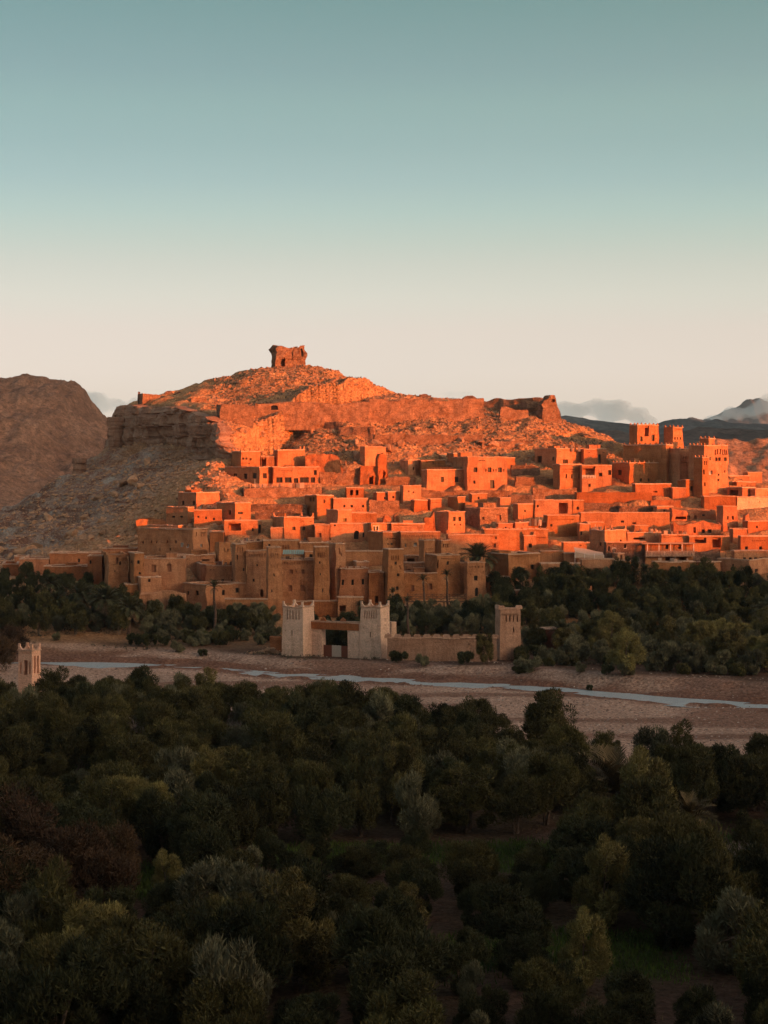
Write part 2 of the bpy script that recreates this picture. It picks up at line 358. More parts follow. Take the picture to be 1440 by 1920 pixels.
# ------------------------------------------------------------------ builders for mud-brick houses, towers and walls
def m_merlon(w, d, h, pointed=True):
    b = MB(); b.v = [(-w/2,-d/2,-.12),(w/2,-d/2,-.12),(w/2,d/2,-.12),(-w/2,d/2,-.12),(-w/2,-d/2,h*.45),(w/2,-d/2,h*.45),(w/2,d/2,h*.45),(-w/2,d/2,h*.45)]
    b.f = [(0,3,2,1),(0,1,5,4),(1,2,6,5),(2,3,7,6),(3,0,4,7)]
    k = .12 if pointed else .75
    b.v += [(-w/2*k,-d/2*k,h),(w/2*k,-d/2*k,h),(w/2*k,d/2*k,h),(-w/2*k,d/2*k,h)]
    b.f += [(4,5,9,8),(5,6,10,9),(6,7,11,10),(7,4,8,11),(8,9,10,11)]
    return b
def horn_mesh(mat, w=.75, h=.9):
    """a corner horn: tall at the corner (origin), stepping down along +x and +y"""
    b = MB(); t = .32
    prof = [(0, h), (w*.22, h*.96), (w*.34, h*.6), (w*.62, h*.3), (w, 0.02)]
    for ax in (0, 1):
        lo = len(b.v)
        for x, z in prof:
            for yy in (0, t): b.v.append((x, yy, z) if ax == 0 else (yy + .004, x + .004, z - .004))
            for yy in (0, t): b.v.append((x, yy, -.1) if ax == 0 else (yy + .004, x + .004, -.1))
        for i in range(len(prof) - 1):
            a = lo + 4*i; c = a + 4
            b.f += [(a,c,c+1,a+1), (a,a+2,c+2,c), (a+1,c+1,c+3,a+3)]
        b.f += [(lo, lo+1, lo+3, lo+2), (lo+16, lo+18, lo+19, lo+17)]
    return b.mesh('horn', mat)
MESH = {}
def shared(key, fn):
    if key not in MESH: MESH[key] = fn()
    return MESH[key]
def pane_mesh(kind):
    """unit opening infill: x -.5..+.5, z -.5..+.5, facing -y"""
    def mk():
        b = MB(); b.box(-.5, .5, 0, .06, -.5, .5); return b.mesh('pane_' + kind, M[{'d': 'door', 's': 'shine', 'k': 'door'}.get(kind, 'glass')])
    return shared('pane' + kind, mk)
def frame_mesh(kind, n=2):
    def mk():
        b = MB(); f = .09
        b.box(-.5, -.5+f, -.10, .02, -.5, .5); b.box(.5-f, .5, -.10, .02, -.5, .5)
        b.box(-.5+f, .5-f, -.10, .02, .5-f, .5); b.box(-.5+f, .5-f, -.10, .02, -.5, -.5+f)
        for i in range(1, n): x = -.5 + i / n; b.box(x-.03, x+.03, -.09, .02, -.5+f, .5-f)
        return b.mesh('frame', M[kind])
    return shared('frame%s%d' % (kind, n), mk)

class Face:
    """grid of one wall face with rectangular openings; P0 corner, U along, N inward"""
    def __init__(s, P0, U, N, L, z0, z1, ops, step=1.0):
        s.V = []; s.F = []
        us = {0.0, L}; zs = {z0, z1}
        for o in ops: us |= {o[0], o[1]}; zs |= {o[2], o[3]}
        def fill(a):
            a = sorted(a); r = [a[0]]
            for x in a[1:]:
                if x - r[-1] < 1e-4: continue
                n = max(1, int((x - r[-1]) / step)); b = r[-1]
                r += [b + (x - b) * (i + 1) / n for i in range(n)]
            return r
        us = fill(us); zs = fill(zs); idx = {}
        P = lambda u, z, q=0.0: (P0[0] + U[0]*u + N[0]*q, P0[1] + U[1]*u + N[1]*q, z)
        def vid(i, j):
            if (i, j) not in idx: idx[(i, j)] = len(s.V); s.V.append(P(us[i], zs[j]))
            return idx[(i, j)]
        for i in range(len(us) - 1):
            for j in range(len(zs) - 1):
                um = (us[i] + us[i+1]) / 2; zm = (zs[j] + zs[j+1]) / 2
                if any(o[0] < um < o[1] and o[2] < zm < o[3] for o in ops): continue
                s.F.append((vid(i,j), vid(i+1,j), vid(i+1,j+1), vid(i,j+1)))
        for u0, u1, a, b, dep, closed, arch in ops:
            k = len(s.V); s.V += [P(u0,a),P(u1,a),P(u1,b),P(u0,b),P(u0,a,dep),P(u1,a,dep),P(u1,b,dep),P(u0,b,dep)]
            s.F += [(k,k+4,k+5,k+1),(k+1,k+5,k+6,k+2),(k+2,k+6,k+7,k+3),(k+3,k+7,k+4,k)]
            if closed: s.F.append((k+4,k+7,k+6,k+5))
            if arch:
                r = (u1 - u0) / 2; c = (u0 + u1) / 2; hz = min(r, (b - a) * .45)
                for sgn in (-1, 1):
                    k = len(s.V); s.V.append(P(c + sgn * r, b, .002)); n = 6
                    for t in range(n + 1):
                        an = math.pi / 2 * t / n; s.V.append(P(c + sgn * r * math.cos(an), b - hz + hz * math.sin(an), .002))
                    for t in range(n): s.F.append((k, k+1+t, k+2+t) if sgn < 0 else (k, k+2+t, k+1+t))
OPRE = re.compile(r'([FL])([a-zA-Z])([\d.]+),([\d.]+),([\d.]+),([\d.]+)')
SEED = [0]
ALLH = []
def house(label, x0, xm, x1, yt, yb, th=22, op='', tp=.025, mat='adobe', name='mud_house', cat='house', top='c', jag=0.0, dp=None, d=None,
          group=None, bury=2.5, rough=1.0, roof=True, dd=0.0):
    SEED[0] += 1; sd = SEED[0] * 13.7
    if d is None: d = ray_d(xm, yb)
    d += dd
    t = math.radians(th); c, s = math.cos(t), math.sin(t); k = lambda p: (p - CX) / FPX
    X = k(xm) * d; w = (k(x1) * d - X) / (c - k(x1) * s)
    if dp is not None: p = dp
    elif xm - x0 > 1.5: p = min(max((X - k(x0) * d) / max(s + k(x0) * c, .08), 2.5), 15)
    else: p = 7.0
    w = max(w, 1.0); zb = EYE + (HY - yb) / FPX * d; h = EYE + (HY - yt) / FPX * d - zb
    cx = X + w/2*c - p/2*s; cyy = d + w/2*s + p/2*c
    root = empty(name, (cx, cyy, zb), t); tag(root, label, cat, group)
    FOOT.append((cx, cyy, c, s, w/2, p/2, zb)); ALLH.append((label, xm, yb, d, w, p, h))
    ops = {'F': [], 'L': []}; panes = []; 
    for f, kd, a, b, ww, hh in OPRE.findall(op):
        a, b, ww, hh = float(a), float(b), float(ww), float(hh)
        if f == 'F': q = c - k(a) * s; u = (k(a) * d - X) / q; Y = d + u * s
        else: q = s + k(a) * c; u = (X - k(a) * d) / q; Y = d + u * c
        if kd in 'wkd': ww *= 1.15; hh *= 1.15
        z = EYE + (HY - b) / FPX * Y - zb; du = ww / FPX * Y / abs(q); dz = hh / FPX * Y; L = w if f == 'F' else p
        u0, u1, z0, z1 = max(u - du/2, .12), min(u + du/2, L - .12), max(z - dz/2, .03), min(z + dz/2, h - .2)
        if u1 - u0 < .12 or z1 - z0 < .12: continue
        if any(u0 < o[1] + .02 and u1 > o[0] - .02 and z0 < o[3] + .02 and z1 > o[2] - .02 for o in ops[f]): continue
        dep = {'n': .32, 'h': .5, 'o': 1.8}.get(kd, .4)
        if kd == 'g': dep = p / 2; ops.setdefault('B', []).append((L - u1, L - u0, 0.03, z1, dep, False, False)); z0 = .03
        ops[f].append((u0, u1, z0, z1, dep, kd in 'nho', kd in 'aA'))
        if kd not in 'nhog': panes.append((f, kd, (u0+u1)/2, (z0+z1)/2, u1-u0, z1-z0, dep))
    hb = h + bury
    def T(v):
        x, y, z = v; q = 1 - tp * 2 * max(z, 0) / max(h, 1) * (h / (w + p) * 1.0 if tp < .05 else 1)
        return (x * q, y * q, z)
    faces = [((-w/2,-p/2), (1,0), (0,1), w, ops['F']), ((w/2,-p/2), (0,1), (-1,0), p, []), ((w/2,p/2), (-1,0), (0,-1), w, ops.get('B', [])), ((-w/2,p/2), (0,-1), (1,0), p,
             [(p-o[1], p-o[0], *o[2:]) for o in ops['L']])]
    V = []; F = []
    def add(f): 
        b = len(V); V.extend(f.V); F.extend(tuple(b + i for i in q) for q in f.F)
    st = 1.0 if max(w, p, h) < 18 else 1.5
    if jag: st = .7
    for P0, U, N, L, oo in faces: add(Face(P0, U, N, L, -bury, h, oo, st))
    rw = .4; rz = h - .65 if roof else h - max(h * .55, 1.2)
    for P0, U, N, L, oo in faces:   # rim, inner parapet
        n = max(1, int(L / st)); b = len(V)
        for i in range(n + 1):
            u = L * i / n; ui = min(max(u, rw), L - rw)
            V.append((P0[0]+U[0]*u, P0[1]+U[1]*u, h)); V.append((P0[0]+U[0]*ui+N[0]*rw, P0[1]+U[1]*ui+N[1]*rw, h)); V.append((P0[0]+U[0]*ui+N[0]*rw, P0[1]+U[1]*ui+N[1]*rw, rz))
        for i in range(n):
            q = b + 3*i; F.append((q, q+3, q+4, q+1)); F.append((q+1, q+4, q+5, q+2))
    if w > 1 and p > 1:
        b = len(V); V.extend([(-w/2+rw,-p/2+rw,rz),(w/2-rw,-p/2+rw,rz),(w/2-rw,p/2-rw,rz),(-w/2+rw,p/2-rw,rz)]); F.append((b,b+1,b+2,b+3))
    A = np.array(V); Z = A[:, 2]
    nx = fbm(A[:,0]*.45+sd, A[:,1]*.45, Z*.45, 3) * .17 * rough; ny = fbm(A[:,0]*.45, A[:,1]*.45+sd, Z*.45+5, 3) * .17 * rough
    topk = ss(h - 1.6, h, Z) * (Z > rz - .01)
    nz = topk * vnoise(A[:,0]*.5+sd, A[:,1]*.5) * .2
    if jag:
        jn = np.clip(fbm(A[:,0]*.28+sd, A[:,1]*.28, 0, 4) * 1.1 + .35, 0, 1.3)
        nz = nz - ss(h - jag * 1.6, h, Z) * jn * jag; nx = nx * 2; ny = ny * 2
    A2 = np.array([T(v) for v in V]); A2[:,0] += nx; A2[:,1] += ny; A2[:,2] += nz
    mesh_obj('wall', A2, F, M[mat], root)
    def disp(x, y, z):     # same displacement at a point, for parts fixed to the wall
        a = np.array([[x, y, z]]); v = T((x, y, z))
        return (v[0] + float(fbm(a[:,0]*.45+sd, a[:,1]*.45, a[:,2]*.45, 3)[0])*.17*rough, v[1] + float(fbm(a[:,0]*.45, a[:,1]*.45+sd, a[:,2]*.45+5, 3)[0])*.17*rough, z)
    for f, kd, u, z, du, dz, dep in panes:
        if f == 'F': lx, ly, rz_, off = -w/2+u, -p/2, 0.0, (0, dep)
        else: lx, ly, rz_, off = -w/2, -p/2+u, -math.pi/2, (dep, 0)
        q = disp(lx, ly, z); loc = (q[0] + off[0]*.9, q[1] + off[1]*.9, z)
        nm = 'door' if kd in 'dakA' else 'window'
        o = inst(nm, pane_mesh('d' if kd in 'ka' else 's' if kd == 's' else 'w'), root, loc, rz_, (du * 1.06, 1, dz * 1.06))
        if kd in 'wWs': 
            fo = inst('frame', frame_mesh('white' if kd in 'Ws' else 'wood', 2 if du > .55 else 1), o, (0, -.002, 0), 0, (.94, 1.0, .94) if kd != 'W' else (1.22, 3.4, 1.14))
    if top in ('c', 'm', 'f', 'h', 'g') and not jag:
        b = MB(); o = .09; q = 1 - tp * 2 * (h / (w + p) if tp < .05 else 1); hw, hp = w/2*q, p/2*q
        n = 6
        def seg(ax, a0, a1, f0, f1):
            for i in range(n):
                A0, A1 = a0 + (a1-a0)*i/n, a0 + (a1-a0)*(i+1)/n
                g = (A0 + A1) / 2; dz = float(vnoise(g*.5+sd*1.1, f0*.5)) * .12
                if ax == 0: b.box(A0, A1, f0, f1, h - .06 + dz, h + .13 + dz)
                else: b.box(f0, f1, A0, A1, h - .06 + dz, h + .13 + dz)
        seg(0, -hw-o, hw+o, -hp-o, -hp+.44); seg(0, -hw-o, hw+o, hp-.44, hp+o); seg(1, -hp+.44, hp-.44, -hw-o, -hw+.44); seg(1, -hp+.44, hp-.44, hw-.44, hw+o)
        b.build('coping', M['coping'], root)
        if top in 'mfg':
            mw, mh, sp = {'m': (.55, .6, 1.35), 'f': (.34, .5, 1.25), 'g': (1.15, .5, 1.56)}[top]
            ms = shared(mat + top, lambda: m_merlon(mw, .34, mh, top == 'f').mesh('merlon', M[mat]))
            for (a0, a1, fix, ax) in ((-hw+.2, hw-.2, -hp+.16, 0), (-hp+sp, hp-.2, -hw+.16, 1)):
                nn = max(1, int((a1 - a0) / sp))
                for i in range(nn + 1):
                    g = a0 + (a1 - a0) * i / nn
                    inst('finial' if top == 'f' else 'merlon', ms, root, (g, fix, h + .12) if ax == 0 else (fix, g, h + .12), 0 if ax == 0 else math.pi/2)
        if top == 'h':
            ms = shared(mat + 'h', lambda: horn_mesh(M[mat]))
            for sx, sy, r in ((-1,-1,0), (1,-1,math.pi/2), (1,1,math.pi), (-1,1,-math.pi/2)):
                inst('horn', ms, root, (sx*(hw+.02), sy*(hp+.02), h + .1), r)
    if roof and not jag and top in 'cfh' and w > 5.5 and p > 5 and name == 'mud_house' and mat != 'cream':
        r = random.Random(SEED[0]); o = MB(); a = r.uniform(-.3, .3) * w; bx, by, bh = r.uniform(1.0, 1.7), r.uniform(.9, 1.4), r.uniform(.7, 1.7)
        if r.random() < .6: o.box(a - bx, a + bx, p/2 - .5 - 2*by, p/2 - .5, rz - .1, rz + bh, T); o.box(a - bx - .1, a + bx + .1, p/2 - .6 - 2*by, p/2 - .4, rz + bh + .003, rz + bh + .14, T); o.build('stair_head', M[mat], root)
        for i in range(r.randint(0, 2)): o = MB(); q = r.uniform(-.45, .45) * w; yq = r.uniform(-.1, .4) * p; o.tube([(q, yq, rz), (q + r.uniform(-.1, .1), yq, rz + r.uniform(1.4, 2.6))], [.045, .03], 4); o.build('pole', M['wood'], root)
        for i in range(r.randint(0, 3)): o = MB(); q = r.uniform(-.42, .42) * w; qq = disp(q, -p/2, h - .75); o.tube([(qq[0], qq[1] + .2, h - .75), (qq[0] + r.uniform(-.08, .08), qq[1] - .55, h - .8)], [.07, .06], 5); o.build('spout', M['wood'], root)
    root['size'] = [w, p, h]
    return root
def wall(label, x0, x1, yt, yb, mat='stone', th=4, thick=1.2, **kw):
    return house(label, x0, x0, x1, yt, yb, th, mat=mat, dp=thick, name=kw.pop('name', 'rubble_wall'), cat=kw.pop('cat', 'wall'), top=kw.pop('top', 'n'), jag=kw.pop('jag', .5), **kw)

def ruin(label, prof, yb, d=None, th=15, thick=1.2, mat='stone', holes=(), name='ruined_wall', cat='ruin', amp=.25, dd=0.0, back=None, rear=None):
    """an eroded wall slab: prof = outline of its top as (px, py); holes = (px, py, w, h)"""
    SEED[0] += 1; sd = SEED[0] * 7.3; xa, xb = prof[0][0], prof[-1][0]
    if d is None: d = ray_d((xa + xb) / 2, yb)
    d += dd
    t = math.radians(th); c, s = math.cos(t), math.sin(t); k = lambda p: (p - CX) / FPX
    X = k(xa) * d; U = lambda a: (k(a) * d - X) / (c - k(a) * s); w = U(xb); zb = EYE + (HY - yb) / FPX * d
    Z = lambda a, b: EYE + (HY - b) / FPX * (d + U(a) * s) - zb
    pu = [U(a) for a, b in prof]; pz = [Z(a, b) for a, b in prof]
    root = empty(name, (X + w/2*c, d + w/2*s, zb), t); tag(root, label, cat)
    ho = [(U(a - ww/2), U(a + ww/2), Z(a, b + hh/2), Z(a, b - hh/2)) for a, b, ww, hh in holes]
    nu = max(6, int(w / .3)); us = np.linspace(0, w, nu + 1); nz = 26; b = MB(); V = []; F = []
    for side in (0, 1):
        for i, u in enumerate(us):
            tz = np.interp(u, pu, pz) + .3 * float(vnoise(u * 1.7 + sd, 0.5))
            for j in range(nz + 1): V.append((u - w/2, side * thick, -2 + (tz + 2) * j / nz))
    V = np.array(V); A = V.copy()
    A[:,0] += amp * .7 * fbm(V[:,0]*.8+sd, V[:,1]*.8, V[:,2]*.8, 4); A[:,1] += amp * fbm(V[:,0]*.7+sd, V[:,1]*.9+4, V[:,2]*.7, 4) 
    I = lambda sde, i, j: sde * (nu+1) * (nz+1) + i * (nz+1) + j
    hit = lambda i, j: any(h[0] < (us[i]+us[i+1])/2 < h[1] and h[2] < (V[I(0,i,j),2]+V[I(0,i,j+1),2])/2 < h[3] for h in ho)
    for i in range(nu):
        for j in range(nz):
            if hit(i, j): 
                for (i2, j2, e) in ((i-1,j,((i,j),(i,j+1))), (i+1,j,((i+1,j+1),(i+1,j))), (i,j-1,((i+1,j),(i,j))), (i,j+1,((i,j+1),(i+1,j+1)))):
                    if 0 <= i2 < nu and 0 <= j2 < nz and not hit(i2, j2):
                        (a1, b1), (a2, b2) = e; F.append((I(0,a1,b1), I(0,a2,b2), I(1,a2,b2), I(1,a1,b1)))
                continue
            F.append((I(0,i,j), I(0,i+1,j), I(0,i+1,j+1), I(0,i,j+1))); F.append((I(1,i,j), I(1,i,j+1), I(1,i+1,j+1), I(1,i+1,j)))
        F.append((I(0,i,nz), I(0,i+1,nz), I(1,i+1,nz), I(1,i,nz)))
    for j in range(nz): F.append((I(0,0,j), I(0,0,j+1), I(1,0,j+1), I(1,0,j))); F.append((I(0,nu,j), I(1,nu,j), I(1,nu,j+1), I(0,nu,j+1)))
    mesh_obj('wall', A, F, M[mat], root)
    if rear:   # a far wall closing the room behind
        R = A.copy(); R[:,1] += rear; R[:,2] *= .93; F2 = []
        for i in range(nu):
            for j in range(nz): F2 += [(I(0,i,j), I(0,i+1,j), I(0,i+1,j+1), I(0,i,j+1)), (I(1,i,j), I(1,i,j+1), I(1,i+1,j+1), I(1,i+1,j))]
            F2.append((I(0,i,nz), I(0,i+1,nz), I(1,i+1,nz), I(1,i,nz)))
        mesh_obj('rear_wall', R, F2, M[mat], root)
    if back:   # a return wall running back from one end
        L, hh = back[1], back[2]; u0 = (-w/2 if back[0] == 'l' else w/2 - thick)
        n = max(4, int(L / .4)); V = []; F = []
        for sde in (0, 1):
            for i in range(n + 1):
                tz = hh * (1 - .35 * i / n) + .35 * float(vnoise(i * .6 + sd, 9.5))
                for j in range(13): V.append((u0 + sde * thick, thick + L * i / n, -2 + (tz + 2) * j / 12))
        V = np.array(V); A = V.copy(); A[:,0] += amp * fbm(V[:,0]*.8+sd, V[:,1]*.8, V[:,2]*.8, 4)
        I2 = lambda q, i, j: q * (n+1) * 13 + i * 13 + j
        for i in range(n):
            for j in range(12): F += [(I2(0,i,j), I2(0,i,j+1), I2(0,i+1,j+1), I2(0,i+1,j)), (I2(1,i,j), I2(1,i+1,j), I2(1,i+1,j+1), I2(1,i,j+1))]
            F.append((I2(0,i,12), I2(1,i,12), I2(1,i+1,12), I2(0,i+1,12)))
        mesh_obj('return_wall', A, F, M[mat], root)
    return root

# ------------------------------------------------------------------ the village, top row (sunlit)
H = house
H('small cube house with three round holes, topmost at the cliff end of the village', 434,452,488,847,884,30,'Fh456,860,4,4 Fh462,860,4,4 Fh469,861,4,4 Fn461,869,14,2', top='h')
H('low recessed wall with dark doorway between the two uppermost cubes', 489,490,514,856,884,6,'Fo495,866,9,16', mat='adobe')
H('plain windowless cube house directly above the house with the railed terrace', 513,520,572,844,880,28, top='h')
ruin('roofless courtyard wall with broken top beside the windowless cube', [(572,853),(600,852),(628,852),(634,856),(638,866),(642,880)], 886, th=8, mat='adobe_red')
H('shaded house wall with three square windows at the cliff end of the terrace', 421,486,510,876,918,52,'Lw441,893,6,9 Lw460,893,6,9 Lw477,892,6,9 Fw497,892,7,9')
H('bright house with a row of windows behind the railed terrace', 508,511,599,876,916,14,'Fw523,900,11,9 Fw540,900,11,9 Fw555,901,8,8 Fw571,900,14,9 Fw587,900,7,9 Fw591,886,5,8 Fn532,883,32,1.5')
ruin('broken rubble wall joining the terrace house to the roofless ruin', [(600,884),(620,886),(645,888),(652,880),(660,884),(674,876)], 912, th=8, mat='stone')
H('roofless ruin with a tall doorway below the lone tall cube', 672,675,715,873,912,10,'Fo697,900,8,16', mat='adobe_red', jag=.9, roof=False, top='n')
H('lone tall windowless cube house above the roofless ruin', 675,684,724,838,876,28)
ruin('tall jagged ruin wall standing at the side of the roofless doorway ruin', [(709,858),(712,851),(720,850),(724,853),(726,870),(728,890),(731,902)], 908, th=30, mat='adobe_red', holes=((720,890,6,14),), dd=-1)
H('small square hut with one tiny window left of the long railed house', 750,765,788,863,888,32,'Fh775,878,3,5')
H('low flat shaded house wall behind the long railed house', 788,789,836,863,890,4,'Fn806,868,16,5')
H('long house with two windows and a railed roof in the top row', 790,800,877,881,921,20,'Fw829,899,6,9 Fw857,899,6,9')
H('largest bright house of the top row with three upper windows and a dark door', 846,876,952,857,920,18,'Fw892,881,6,8 Fw918,881,6,8 Fw938,881,6,8 Fw890,904,4,5 Fd923,908,7,14 Fh911,882,2,5 Fh926,882,2,5 Fh931,882,2,5 Fh945,882,2,5', tp=.04)
H('low roof annexe peeping over the largest bright house', 838,850,886,850,872,22)
H('small annexe behind the corner of the largest bright house', 922,926,966,858,884,22)
wall('rubble retaining wall below the largest bright house', 770,960,919,938, th=6)
wall('rubble retaining wall below the railed terrace', 458,602,914,938, th=10, thick=5, jag=.2)
H('house with shaded flank and long roof rail above the balcony house', 1002,1043,1094,841,884,36,'Lw1011,861,7,11 Lw1036,860,3,6 Fw1060,866,8,8')
H('reddish house with a narrow dark door behind the balcony house', 1094,1095,1137,842,876,14,'Fd1124,860,5,14', mat='adobe_red')
H('tiny roof hut with a dark window on the long rail house', 1060,1063,1087,829,850,22,'Fw1073,834,5,6', d=447)
H('house with three slit windows and rubble footing at the end of the balcony row', 1036,1049,1091,871,922,24,'Fw1062,893,2.4,7 Fw1072,893,2.4,7 Fw1086,893,2.4,7 Fn1070,880,34,1.5 Fn1070,885,34,1.5')
H('house with a wide open balcony recess and white rail', 1090,1091,1147,873,922,8,'Fo1104,885,25,19 Fw1126,890,5,6 Fw1143,886,6,8 Fw1105,910,4,5')
H('smooth house with a row of roof finials directly below the kasbah', 1147,1180,1246,868,914,28,'Fw1201,900,3,5 Fw1216,900,3,5 Lw1162,886,6,9', top='f')
# the kasbah
H('tallest notched kasbah tower with battlements against the sky', 1178,1194,1237,797,905,32,'Fo1213,808,9,20 Fd1202,823,4,8 Fd1226,821,5,10', tp=.03, top='f', name='kasbah_tower', cat='tower', dd=14)
H('long shaded kasbah flank wall ending in a narrow bright edge', 1167,1250,1263,834,910,56,'', top='f', name='kasbah_block', dd=2)
H('second kasbah tower beside the tallest notched one', 1243,1262,1283,801,905,36,'Fn1273,806,16,1.5 Fw1266,822,2,4 Fw1271,822,2,4 Fw1277,822,2,4', tp=.03, top='f', name='kasbah_tower', cat='tower', dd=16)
H('middle kasbah tower with a carved slit panel', 1254,1274,1299,842,908,32,'Fh1281,858,2,5 Fh1287,858,2,5 Fn1283,867,12,2 Fh1278,863,1.6,2 Fh1282,863,1.6,2 Fh1286,863,1.6,2', tp=.03, top='f', name='kasbah_tower', cat='tower')
H('broad tall kasbah block with arched niches and paired windows', 1290,1320,1366,835,934,32,'Fn1342,848,2.4,10 Fn1346,847,2.4,10 Fn1351,847,2.4,10 Fn1356,848,2.4,11 Fn1360,848,2.4,11 Fn1363.5,848,2,11 Fw1344,861,4,6 Fw1350,861,4,6 Fw1360,861,4,6 FW1331,860,4,6 Fs1333,886,7,8 Fw1347,890,2.5,3.5 Fw1347,900,3.5,3.5 Fw1360,884,2,4', tp=.02, top='f', name='kasbah_block')
H('slim stepped kasbah tower in front of the broad block', 1300,1317,1329,858,936,36,'Fn1321,868,2,8 Fn1325,868,2,8 Fw1321,885,3,8 Fh1322,908,3,7', tp=.02, top='f', name='kasbah_tower', cat='tower', dd=-2)
H('small square turret on the roof of the broad kasbah block', 1311,1329,1341,822,850,42,'', d=423, top='f')
H('low windowless house directly below the finial house', 1186,1191,1259,908,940,8,'Fh1228,922,8,3', mat='adobe_red')
H('house with one window wedged below the middle kasbah tower', 1270,1286,1310,900,938,26,'Fw1298,916,5,8', mat='adobe_red')
H('low connecting wall between the two houses below the kasbah', 1258,1260,1287,915,940,8,'', mat='adobe_red')
H('long low red wall at the foot of the broad kasbah block', 1318,1320,1381,931,956,4,'', mat='adobe_red', dp=3)
H('pale cream wall segment beyond the long low red wall', 1381,1382,1450,932,952,3,'Fh1405,941,1.6,2 Fh1424,941,1.6,2', mat='cream', dp=4)
H('uppermost of the little stepped huts beyond the kasbah', 1364,1367,1405,893,916,10,'Fh1378,899,1.6,2 Fh1390,899,1.6,2', dd=8)
H('middle hut of the stepped huts beyond the kasbah', 1376,1380,1418,904,922,10,'Fh1390,910,1.6,2 Fh1402,910,1.6,2', dd=5)
H('lowest stepped hut with a shaded open front beyond the kasbah', 1362,1392,1416,915,938,46,'Lo1375,924,16,9', mat='adobe_red')
H('little flat hut at the very edge beyond the stepped huts', 1404,1417,1450,917,938,30,'')
H('distant lone farm hut on the slope past the kasbah', 1398,1402,1430,886,902,20,'', dd=30)
# terrace walls under the top row
H('long red terrace wall below the balcony house', 1076,1081,1222,924,952,4,'', mat='adobe_red', dp=3, top='n')
wall('short rubble terrace wall below the kasbah houses', 1219,1277,936,954, mat='adobe_red', jag=.3)
wall('pale rubble terrace wall beside the steps above the garage', 1000,1082,914,938, th=6)
wall('dark rubble terrace wall beneath the long red one', 1094,1162,942,964, mat='stone_dark', jag=.3)
wall('dark terraced stone bank over the long blank wall', 1160,1250,948,966, mat='stone_dark', jag=.3)
# ------------------------------------------------------------------ middle rows
H('house with white-framed windows highest on the shaded cliff side', 333,368,412,924,964,48,'Lw343,943,4,7 Lw362,943,4,7 FW377,950,4,6 FW399,951,4,6', mat='adobe_red')
H('low shed roofed house under the highest cliff-side house', 312,352,364,951,978,58,'Lw325,969,5,3 Lw340,969,5,3')
H('shaded wall with three tiny windows below the cliff-side houses', 362,364,416,957,994,6,'Fw372,969,3,3 Fw386,971,3,4 Fw400,973,3,4', mat='adobe_red')
H('two-storey house with one bright face beside the rubble terrace wall', 407,440,470,943,982,42,'Lw415,959,3,4 Lw430,961,4,8 Fw450,962,8,4')
H('shed with a wide dark cave-like opening below the bright-faced house', 418,421,490,977,1008,6,'Fo440,988,22,14 Fw474,993,3,5 Fd487,995,5,20')
H('bright cube house with two small windows at the edge of the light', 511,533,589,971,1018,24,'Fw551,991,5,6 Fw570,991,5,6 Fs572,1011,5,5 Fn565,977,8,1.5', top='h')
H('low lit wing at the foot of the bright cube house', 506,508,534,990,1018,6,'', mat='adobe')
H('square house with a single brown shuttered window right of the bright cube', 589,590,618,985,1020,6,'Fk599,1005,8,10')
H('house with an arched window above the steps of the middle row', 571,594,625,929,970,30,'Fa607,940,5,7 Lw582,936,3,7 Lw588,936,3,7')
H('lit house with three tiny windows beneath a roof terrace', 623,625,690,935,966,8,'Fw646,949,3,4 Fw660,949,4,4 Fw681,949,4,4')
H('open roof shelter on top of the three-window house', 647,649,682,915,946,8,'Fo659,924,6,9 Fo670,924,5,9', mat='adobe_red')
wall('lit rubble wall running on from the three-window house', 690,748,938,964, th=6)
H('slender house with one black square window in the middle of the village', 612,633,660,957,1000,28,'Fw646,975,6,6')
H('low lit ledge house joined to the slender black-window house', 659,660,706,962,990,5,'', mat='adobe')
H('shaded house with a black cave-like arch below the slender house', 617,619,700,982,1018,4,'Fw627,985,3,4 FA668,1003,9,16 Fw681,1003,3,8', mat='adobe')
H('lit cube with wooden posts on its roof below the railed house', 750,755,790,911,952,18,'Fh766,921,3,3 Fh775,923,3,3')
H('small lit block with a row of dots near the roof post cube', 800,807,828,936,960,22,'Fh811,942,1.6,2 Fh815,942,1.6,2 Fh819,942,1.6,2 Fh823,942,1.6,2', mat='adobe_red')
H('narrow lit block under the rubble retaining wall', 840,858,873,932,960,30)
H('low lit wall between the two narrow blocks under the retaining wall', 872,873,918,943,964,5,'', dp=2, top='n')
H('square lit block at the end of the low lit wall', 932,938,958,934,962,14)
H('house with two windows set like eyes and a stained front', 814,841,873,960,1006,32,'Fw852,973,5,7 Fw863,973,5,7 Fh853,984,2,3 Fh864,984,2,3', tp=.03)
H('square rubble stone house with two windows in the middle row', 872,900,953,953,998,26,'Fw906,972,4,5 Fk937,971,7,9 Fh904,993,3,4', mat='stone')
ruin('pair of eroded mud wall stumps behind the dotted frieze house', [(719,972),(722,966),(732,968),(734,978),(737,980),(739,968),(746,965),(749,975),(750,990)], 992, th=10, mat='adobe_red', dd=1)
ruin('thin ruined fin of mud wall beside the dotted frieze house', [(796,972),(806,971),(809,972),(811,958),(813,960),(814,975),(817,990),(818,1000)], 1004, th=16, mat='adobe_red', dd=-1)
H('dark red wall with clutter on top behind the long crested house', 955,966,1026,980,1006,16,'', mat='adobe_red')
H('long crested house with peeling end wall at the edge of the light', 902,906,1028,993,1036,4,'Fn1010,1008,24,1.2', top='f')
H('tiny lit house with one window in front of the long crested house', 980,982,1005,1005,1036,5,'Fw994,1023,6,7', top='h')
H('long lit house directly behind the tall palm', 836,840,935,1003,1046,6,'Fk927,1023,6,7 Fn927,1009,8,5', top='h')
H('recessed shaded wall with a black doorway between two lit houses', 935,936,981,1004,1034,3,'Fo960,1015,5,16')
